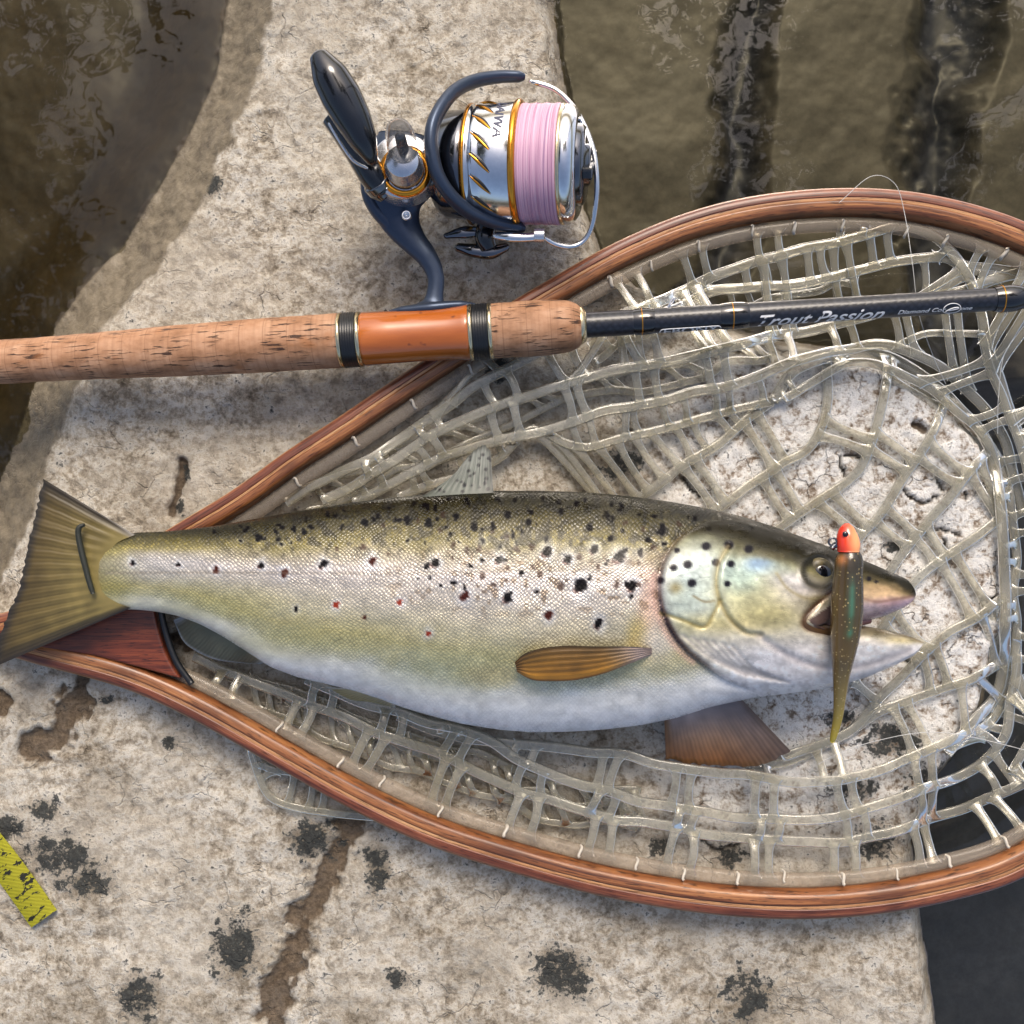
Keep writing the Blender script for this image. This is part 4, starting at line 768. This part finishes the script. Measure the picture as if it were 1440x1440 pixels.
def wraptext(txt, x0, x1, ang0, hpx, mat, name, parent, M_, rad_of, shear=0.0, alongX=True, rad_off=.00012):
    cu = bpy.data.curves.new(name, 'FONT'); cu.body = txt; cu.shear = shear; cu.resolution_u = 3; cu.offset = .03 if txt == 'DAIWA' else .012
    to = bpy.data.objects.new(name, cu); COL.objects.link(to); dg = bpy.context.evaluated_depsgraph_get(); me = bpy.data.meshes.new_from_object(to.evaluated_get(dg)); bpy.data.objects.remove(to)
    import bmesh; b = bmesh.new(); b.from_mesh(me); bmesh.ops.subdivide_edges(b, edges=b.edges, cuts=1); b.to_mesh(me); b.free()
    n = len(me.vertices); co = np.empty(n * 3); me.vertices.foreach_get('co', co); co = co.reshape(-1, 3)
    mn, mx = co.min(0), co.max(0); u = (co[:, 0] - mn[0]) / (mx[0] - mn[0]); h_ = co[:, 1]
    return me, u, h_ / .7
def rodtext(txt, x0, x1, ang, hpx, shear=0.3, name='lettering', mat=M_INK):
    me, u, h_ = wraptext(txt, x0, x1, ang, hpx, mat, name, rod, ROT, None, shear)
    xx = x0 + (x1 - x0) * u; r = np.array([rr(np.interp(a, [826, 1000, 1200, 1500], [18.3, 18, 17, 16]), a) for a in xx]) + .00015
    a = R(ang) + h_ * hpx * K / r
    L = np.stack([np.array([rx(q_) for q_ in xx]), r * np.sin(a), r * np.cos(a)], -1)
    A_ = np.array(ROT); W_ = L @ A_[:3, :3].T + A_[:3, 3]; me.vertices.foreach_set('co', W_.ravel()); me.materials.clear(); me.materials.append(mat); me.update()
    o = bpy.data.objects.new(name, me); COL.objects.link(o); o.parent = rod
# angle: 0 on top (towards the camera), negative down the near side (-side = towards picture bottom)
rodtext('Trout Passion', 1072, 1246, -77, 19, .5); rodtext('Diamond Cor', 1264, 1330, -56, 6.5, .3); rodtext('one', 1350, 1366, -56, 6, .3); rodtext('EBONY', 942, 1018, -92, 13, 0)
def rodline(pts, wpx, mat=M_INK, name='logo_line'):
    q = cr(pts, 40) if len(pts) > 2 else cr(pts, 12); xx = q[:, 0]; r = np.array([rr(np.interp(a, [826, 1000, 1200, 1500], [18.3, 18, 17, 16]), a) for a in xx]) + .0001; a = np.radians(q[:, 1])
    L = np.stack([np.array([rx(v_) for v_ in xx]), r * np.sin(a), r * np.cos(a)], -1); A_ = np.array(ROT); mb = MB(); mb.tube(L @ A_[:3, :3].T + A_[:3, 3], wpx * K / 2, 6); mb.build(name, mat, rod)
rodline([(936, -76), (938, -58), (944, -54), (970, -54), (1000, -54), (1014, -54), (1019, -58), (1021, -70)], 1.6)
rodline([(1350 - 12 + 12 * math.cos(t), -42 + 30 * math.sin(t) - 4) for t in np.linspace(0, 2 * math.pi, 28)], 1.2)
rodline([(1330, -58), (1336, -44), (1344, -38), (1347, -44), (1340, -50), (1334, -54)], 1.8)

# ------------------------------------------------------------------ the reel
reel = thing('fishing_reel', 'spinning reel with silver spool of pink braided line, mounted on the rod', 'fishing reel')
RZc = .046; kR = K * (CZ - RZc) / D
c0 = Vector(P(716 + 12, 232, RZc).tolist()); ax = Vector((math.cos(R(-2.5)) * math.cos(R(9)), math.sin(R(-2.5)) * math.cos(R(9)), math.sin(R(9))))
sd_ = Vector((0, 0, 1)).cross(ax).normalized(); u3 = ax.cross(sd_).normalized()
RM = Matrix(((ax.x, sd_.x, u3.x, c0.x), (ax.y, sd_.y, u3.y, c0.y), (ax.z, sd_.z, u3.z, c0.z), (0, 0, 0, 1)))
def rp(name, prof, mat, sides=96, parent=None):
    mb = MB(); mb.lathe([((x - 716) * kR, r * kR) for x, r in prof], RM, sides); return mb.build(name, mat, parent or reel)
spool = rp('spool', [(650, 60), (650, 79), (653, 82), (656, 82), (658, 80), (661, 82), (666, 83.5), (671, 82), (676, 83), (714, 85), (716, 84)], M_CHROME)
rp('skirt_ring', [(649, 77), (649.5, 82.5), (652, 83.4), (654, 82.6), (655, 78)], M_GOLD, parent=spool)
rp('gold_lip', [(715, 78), (715, 86), (717, 88), (721, 88), (724, 85.5), (724, 76)], M_GOLD, parent=spool)
rp('pink_line', [(723.5, 78)] + [(724 + i * .9, 81.5 + 1.0 * math.sin(i * 1.9) * .5 - .05 * i * 0 + .6 * math.sin(i * .37)) for i in range(61)] + [(779, 76)], M_LINE, 128, spool)
rp('front_lip', [(778, 74), (778, 81), (780, 82), (783, 81.5), (783.5, 79)], M_GOLDP, parent=spool)
rp('spool_face', [(783, 80), (786, 81), (792, 80), (798, 77), (802, 71), (804, 66), (801, 60), (801, 40)], M_CHROME, parent=spool)
rp('drag_knob', [(796, 56), (808, 55), (812, 50), (812, 30), (818, 28), (820, 24), (820, .1)], M_DCHR, parent=spool)
mb = MB(); mb.box((96 * kR, 0, 0), np.array((13 * kR, 9 * kR, 44 * kR)), RM @ Matrix.Rotation(R(35), 4, 'X')); mb.build('knob_wing', M_RBLK, spool, smooth=False, bevel=.0016)
# diagonal slots in the skirt: gold edged and dark
def skirt(pts, off):                          # (x px, angle deg) -> world on the skirt, angle 0 faces the camera, positive up the picture
    q = cr(pts, 16); r = (83.2 + off) * kR; a = np.radians(q[:, 1]); L = np.stack([(q[:, 0] - 716) * kR, r * np.sin(a), r * np.cos(a)], -1); A_ = np.array(RM); return L @ A_[:3, :3].T + A_[:3, 3]
for a0 in range(0, 360, 20):
    a = a0 + 14
    if 100 < (a % 360) < 260: continue
    taper = np.sin(np.linspace(.12, np.pi - .12, 16))
    mb = MB(); mb.tube(skirt([(662, a), (676, a - 8), (692, a - 19)], .1), .0011 * taper, 8, .5); mb.build('slot_edge', M_GOLD, spool)
    mb = MB(); mb.tube(skirt([(664, a + 1.4), (678, a - 6.6), (692, a - 17.6)], .35), .0009 * taper, 8, .5); mb.build('slot', M_BLACK, spool)
me, u_, h_ = wraptext('DAIWA', 0, 1, 0, 9, M_DINK, 'lettering', spool, RM, None, .25)
aa = np.radians(58 - 50 * u_); xx = 694 + h_ * 14; r_ = (84.3 + .25) * kR; L = np.stack([(xx - 716) * kR, r_ * np.sin(aa), r_ * np.cos(aa)], -1); A_ = np.array(RM); me.vertices.foreach_set('co', (L @ A_[:3, :3].T + A_[:3, 3]).ravel()); me.materials.clear(); me.materials.append(M_DINK); me.update()
lo_ = bpy.data.objects.new('lettering', me); COL.objects.link(lo_); lo_.parent = spool
# rotor cup, rotor arms
rp('rotor_cup', [(592, 30), (596, 52), (604, 66), (616, 73), (640, 75), (652, 75), (652, 60)], M_DCHR)
rp('rotor_hub', [(578, 34), (590, 44), (600, 50), (604, 20)], M_RBLK)
def px_tube(name, pts, rad_px, mat, parent=reel, sides=14, flat=1.0, n=50):
    p = np.asarray(pts, float); q = cr(p, n); rpx = np.interp(np.linspace(0, 1, n), np.linspace(0, 1, len(rad_px)), rad_px) if hasattr(rad_px, '__len__') else np.full(n, rad_px); kk = np.hanning(11); kk /= kk.sum(); rpx = np.convolve(np.pad(rpx, 5, 'edge'), kk, 'valid'); rpx[0] *= .55; rpx[-1] *= .55; rpx[1] *= .85; rpx[-2] *= .85
    mb = MB(); mb.tube(P(q[:, 0], q[:, 1], q[:, 2]), rpx * K * (CZ - q[:, 2].mean()) / D, sides, flat); return mb.build(name, mat, parent)
px_tube('rotor_arm', [(738, 108, .046), (704, 108, .048), (668, 114, .054), (640, 128, .064), (620, 152, .072), (608, 180, .076), (607, 212, .076), (615, 245, .073), (632, 273, .067), (658, 297, .058), (694, 313, .050), (738, 322, .046)], [7.5, 8.5, 9, 9, 9.5, 10, 10, 10, 10, 9.5, 8.5, 7.5], M_REEL, flat=1.5, n=90)
px_tube('bail_arm', [(694, 331, .046), (715, 333, .048), (740, 334, .049), (766, 332, .050)], [5, 7.5, 6, 7], M_CHROME, flat=.8)
px_tube('line_roller', [(751, 331, .0515), (766, 331, .0520)], [9.5, 10, 9.5], M_SILV)
px_tube('bail_wire', [(765, 334, .050), (780, 343, .047), (800, 347, .045), (818, 341, .044), (831, 322, .046), (838, 288, .052), (839, 250, .056), (835, 215, .056), (824, 182, .054), (806, 150, .050), (780, 126, .046), (745, 114, .044)], 3.6, M_CHROME, n=90)
px_tube('bail_cover', [(624, 332, .034), (650, 327, .036), (684, 325, .036)], [4, 9, 6], M_DCHR, flat=.6)
px_tube('bail_bracket', [(640, 347, .030), (665, 352, .032), (690, 354, .032), (716, 346, .032)], [6, 10, 11, 5], M_DCHR, flat=.8)
px_tube('bracket_neck', [(684, 318, .036), (682, 334, .036), (688, 350, .034)], [14, 15, 12], M_RBLK)
# gear box, stem and foot in slate metal, as one casting
q = np.array([(566, 190, 34, .043), (564, 212, 44, .043), (562, 238, 50, .043), (560, 262, 49, .043), (558, 282, 41, .042), (560, 300, 33, .041), (568, 320, 25, .040), (582, 340, 19, .0395), (597, 357, 16, .039), (608, 375, 13.5, .039), (613, 393, 12, .039), (612, 410, 12, .039), (610, 424, 15, .039), (608, 434, 26, .039)], float)
qq = cr(q, 90); mb = MB(); zt = np.interp(np.linspace(0, 1, 90), [0, .25, .45, .7, 1], [.55, .5, .42, .75, .55]); mb.tube(P(qq[:, 0], qq[:, 1], qq[:, 3]), qq[:, 2] * kR, 28, zt); mb.build('gear_body', M_REEL, reel)
mb = MB(); q = cr([(548, 439, .0385), (580, 436, .040), (610, 433, .041), (640, 430, .040), (668, 429, .0385)], 40); mb.tube(P(q[:, 0], q[:, 1], q[:, 2]), np.interp(np.linspace(0, 1, 40), [0, .15, .5, .85, 1], [3, 7, 9, 7, 3]) * kR, 14, 1.3); mb.build('foot', M_REEL, reel)
px_tube('rear_guard', [(520, 225, .040), (516, 252, .042), (520, 276, .043), (534, 300, .042), (556, 324, .040), (576, 342, .039)], [6, 9, 11, 11, 9, 6], M_REEL)
zpl = .0645
def zdisc(name, cx, cy, prof, mat, parent=reel, tilt=(0, 0)):
    mb = MB(); M_ = Matrix.Translation(Vector(P(cx, cy, 0).tolist()) * 0 + Vector((*P(cx, cy, prof[0][0])[:2], 0))) @ Matrix.Rotation(R(tilt[0]), 4, 'X') @ Matrix.Rotation(-math.pi / 2, 4, 'Y')
    mb.lathe([(z_, r_ * kR) for z_, r_ in prof], M_, 56); return mb.build(name, mat, parent)
plate = zdisc('side_plate', 570, 244, [(.052, 47), (.0640, 45), (.0655, 44), (.0660, 42), (.0660, .1)], M_SILV)
for sx, sy in ((584, 268), (598, 216), (545, 262)): 
    sc = zdisc('screw', sx, sy, [(.0655, 5.4), (.0668, 5.2), (.0672, 4.4), (.0668, 2.4), (.0664, 2.2), (.0664, .05)], M_CHROME)
zdisc('plate_ring', 570, 241, [(.0655, 36), (.0668, 35), (.0680, 32), (.0682, 29), (.0670, 27)], M_GOLD)
zdisc('screw', 572, 304, [(.0525, 7), (.0548, 6.6), (.0552, 5.6), (.0545, 3), (.0538, 2.8), (.0538, .05)], M_CHROME)
zdisc('handle_collar', 570, 240, [(.066, 26), (.074, 26), (.0755, 24), (.082, 22), (.083, 21), (.083, .1)], M_SILV)
zdisc('clear_cap', 567, 230, [(.082, 20), (.086, 20.5), (.100, 19), (.106, 16), (.109, 10), (.110, .1)], M_CLEAR, tilt=(-5, 0))
zdisc('cap_core', 567, 230, [(.082, 8), (.098, 7), (.100, 4), (.1005, .1)], M_DCHR, tilt=(-5, 0))
px_tube('handle_arm', [(541, 272, .060), (528, 254, .064), (512, 226, .066), (494, 196, .068), (470, 158, .070)], [15, 20, 20, 21, 22], M_RBLK, n=60)
px_tube('handle_ferrule', [(545, 277, .0595), (536, 266, .061), (528, 255, .064)], [12, 19, 20.5], M_DCHR)
px_tube('handle_knob', [(526, 232, .080), (518, 214, .084), (502, 178, .088), (480, 136, .091), (458, 96, .093), (446, 74, .093)], [6, 20, 26, 29, 26, 12], M_RBLK, n=70, sides=24)
px_tube('knob_band', [(517, 237, .0745), (497, 226, .079), (480, 203, .084), (462, 172, .088)], 2.2, M_SILV)
# ------------------------------------------------------------------ the lure
lure = thing('soft_lure', 'olive soft plastic fishing lure with orange jig head lying over the trout head', 'fishing lure')
def lzf(px, py): return np.where(py < fbot(px) - 4, body_z(px, np.minimum(py, fbot(px) - 4)), .030)
LB = np.array([(1193, 772, 13), (1194, 786, 18.5), (1193, 805, 19.5), (1192, 835, 21.5), (1191, 860, 22), (1189, 890, 20.5), (1186, 920, 16.5), (1183, 950, 12), (1181, 980, 9), (1178, 1010, 7), (1172, 1036, 5), (1170, 1043, 3)], float)
q = cr(LB, 90); zl = np.interp(q[:, 1], [770, 800, 860, 920, 970, 1043], [.078, .078, .0765, .072, .064, .050])
mb = MB(); mb.tube(P(q[:, 0], q[:, 1], zl), q[:, 2] * K * (CZ - .07) / D, 24, 1.0); lb = mb.build('lure_body', M_LURE, lure)
co = np.vstack(mb.v); pxv = co[:, 0] / (K * (CZ - co[:, 2]) / D) + 720; pyv = 720 - co[:, 1] / (K * (CZ - co[:, 2]) / D)
tt = np.clip((pyv - 780) / 260, 0, 1); cx = np.interp(pyv, LB[:, 1], LB[:, 0]); off = (pxv - cx)
c = np.stack([np.interp(tt, [0, .3, .6, .8, 1], v_) for v_ in ((48, 68, 92, 136, 176), (42, 57, 75, 118, 156), (28, 32, 38, 58, 44))], -1)
g = (np.exp(-((off - 6) / 4) ** 2) * sstep(800, 830, pyv) * (1 - sstep(890, 905, pyv)) * (co[:, 2] > np.interp(pyv, q[:, 1], zl)) * (.35 + .65 * vn(pyv / 9, pyv * 0, 21)))[:, None] * .6; c = c * (1 - g) + np.array((60, 150, 130)) * g
g = (np.exp(-(((pxv - 1183) / 8) ** 2 + ((pyv - 787) / 8) ** 2)))[:, None] * .9; c = c * (1 - g) + np.array((226, 140, 90)) * g
g = (sstep(2, -12, off) * .35)[:, None]; c = c * (1 - g) + np.array((120, 84, 30)) * g
cattr(lb, 'Col', lin(np.clip(c, 3, 250)))
HB = np.array([(1191, 736, 3), (1191, 741, 9), (1191, 750, 13.5), (1192, 760, 16), (1193, 768, 16.5), (1193, 776, 15)], float); q = cr(HB, 36)
mb = MB(); mb.tube(P(q[:, 0], q[:, 1], .079), q[:, 2] * K * (CZ - .079) / D, 28, .95); hd = mb.build('jig_head', M_LHEAD, lure)
co = np.vstack(mb.v); pxv = co[:, 0] / (K * (CZ - co[:, 2]) / D) + 720; f_ = sstep(1184, 1206, pxv)[:, None]
cattr(hd, 'Col', lin(np.array((226, 58, 34)) * (1 - f_) + np.array((250, 168, 110)) * f_))
ez = .079 + .0052; disc('painted_eye', 1189, 751, ez - .0006, 4.2, .0009, M_PUPIL, lure)
mb = MB(); th = np.linspace(0, 2 * np.pi, 24); mb.tube(P(1171 + 5.5 * np.cos(th), 762 + 5.5 * np.sin(th), .080), .0006, 7, caps=False); mb.tube(P(np.array([1169, 1172, 1176]), np.array([772, 768, 766]), .079), .0016, 8); mb.build('line_eye', M_DCHR, lure)
# ------------------------------------------------------------------ loose small things
mb = MB(); q = cr([(119, 738), (112, 741), (110, 750), (113, 768), (119, 793), (125, 816), (131, 835)], 50); mb.tube(P(q[:, 0], q[:, 1], .0455), np.interp(np.linspace(0, 1, 50), [0, .1, .5, .9, 1], [.0009, .0016, .0017, .0015, .0012]), 10); tag(mb.build('twig', M_TWIG), 'thin dark curved twig lying across the trout tail', 'twig')
q = cr([(-90, 1102), (-40, 1158), (0, 1206), (34, 1252), (62, 1292)], 60); zr = np.convolve(np.pad(rock_z(q[:, 0], q[:, 1]), 10, 'edge'), np.ones(21) / 21, 'valid') + .003
t_ = np.gradient(q, axis=0); t_ /= np.linalg.norm(t_, axis=1)[:, None]; nn = np.stack([-t_[:, 1], t_[:, 0]], -1); wv_ = np.linspace(-1, 1, 9)
Q = q[:, None] + nn[:, None] * wv_[None, :, None] * 22; zz = zr[:, None] + .002 * (1 - wv_[None] ** 2); Lq = np.arange(60)[:, None] * .0025
mb = MB(); UV = np.stack(np.broadcast_arrays(Lq, wv_[None] * .0085), -1); mb.grid(P(Q[..., 0], Q[..., 1], zz), UV); mb.grid(P(Q[..., 0], Q[..., 1], zz - .0012), UV, flip=True); tag(mb.build('strap', M_STRAP), 'yellow woven strap with black marks lying on the rock', 'strap')
def mono(pts, lab):
    q = cr(pts, 90); mb = MB(); mb.tube(P(q[:, 0], q[:, 1], q[:, 2]), .00022, 6); tag(mb.build('fishing_line', M_MONO), lab, 'fishing line')
mono([(1180, 285, .028), (1225, 248, .030), (1258, 258, .030), (1272, 300, .030), (1283, 370, .036), (1292, 440, .030), (1312, 500, .020), (1330, 540, .012)], 'thin clear fishing line looping over the upper wooden hoop and rod')
mono([(1460, 430, .034), (1440, 455, .030), (1412, 500, .026), (1404, 560, .022), (1403, 610, .018)], 'thin clear fishing line hanging over the water beside the rock')
mono([(1150, 1075, .02), (1190, 1055, .022), (1240, 1040, .022), (1300, 1030, .022), (1360, 1035, .022), (1470, 1062, .022)], 'thin clear fishing line arching over the mesh below the trout jaw')

# ------------------------------------------------------------------ the bankside trees whose crowns the water mirrors
def make_tree(label, limb, centre, sig, keep, n, nc):
    t = thing('tree', label, 'tree'); mb = MB(); q = cr(limb, 40); mb.tube(q, np.linspace(.16, .02, 40), 12)
    ctr = rng.normal(size=(nc, 3)) * sig + centre; ctr = ctr[keep(ctr[:, 0], ctr[:, 1])]
    for a in ctr[::4]:
        k = int(np.argmin(np.linalg.norm(q - a, axis=1))); k = max(k - 4, 0); mb.tube(cr([q[k], (q[k] + a) / 2 + (0, 0, .08), a], 12), np.linspace(.03, .005, 12), 6)
    mb.build('trunk', M_BARK, t)
    c_ = ctr[rng.integers(0, len(ctr), n)] + rng.normal(size=(n, 3)) * .10; d1 = rng.normal(size=(n, 3)) * (1, 1, .6); d1 /= np.linalg.norm(d1, axis=1)[:, None]; d2 = np.cross(d1, rng.normal(size=(n, 3))); d2 /= np.linalg.norm(d2, axis=1)[:, None]
    Lf = rng.uniform(.03, .06, (n, 1)); vv = np.stack([c_ - d1 * Lf, c_ + d2 * Lf * .45, c_ + d1 * Lf, c_ - d2 * Lf * .45], 1).reshape(-1, 3)
    mb = MB(); mb.v.append(vv); mb.uv.append(np.zeros((len(vv), 2))); mb.f = [[4 * i, 4 * i + 1, 4 * i + 2, 4 * i + 3] for i in range(n)]; mb.n = len(vv); mb.build('crown', M_LEAF, t, smooth=False)
make_tree('leafy bankside tree mirrored in the dark water beside the wet edge of the rock', [(-5.2, 2.2, -.1), (-4.9, 2.0, 1.6), (-4.0, 1.6, 2.9), (-3.1, 1.2, 3.5), (-2.2, .9, 3.7)], (-2.35, .95, 3.55), (.55, .8, .22), lambda x, y: (x < -1.62 + .16 * np.sin(y * 4)) & (x > -3.8), 12000, 110)
make_tree('leafy bankside tree mirrored in the shallow water behind the reel and hoop', [(4.6, 4.4, -.1), (4.3, 4.0, 1.6), (3.5, 3.2, 2.9), (2.6, 2.3, 3.5), (1.6, 1.6, 3.7)], (1.15, 1.45, 3.55), (.62, .34, .2), lambda x, y: (y < 2.0) & (y > .8) & (x > .22) & (x < 2.6) & ~((x > .66) & (x < 1.06)) & ~((x > 1.44) & (x < 1.94)), 13000, 120)
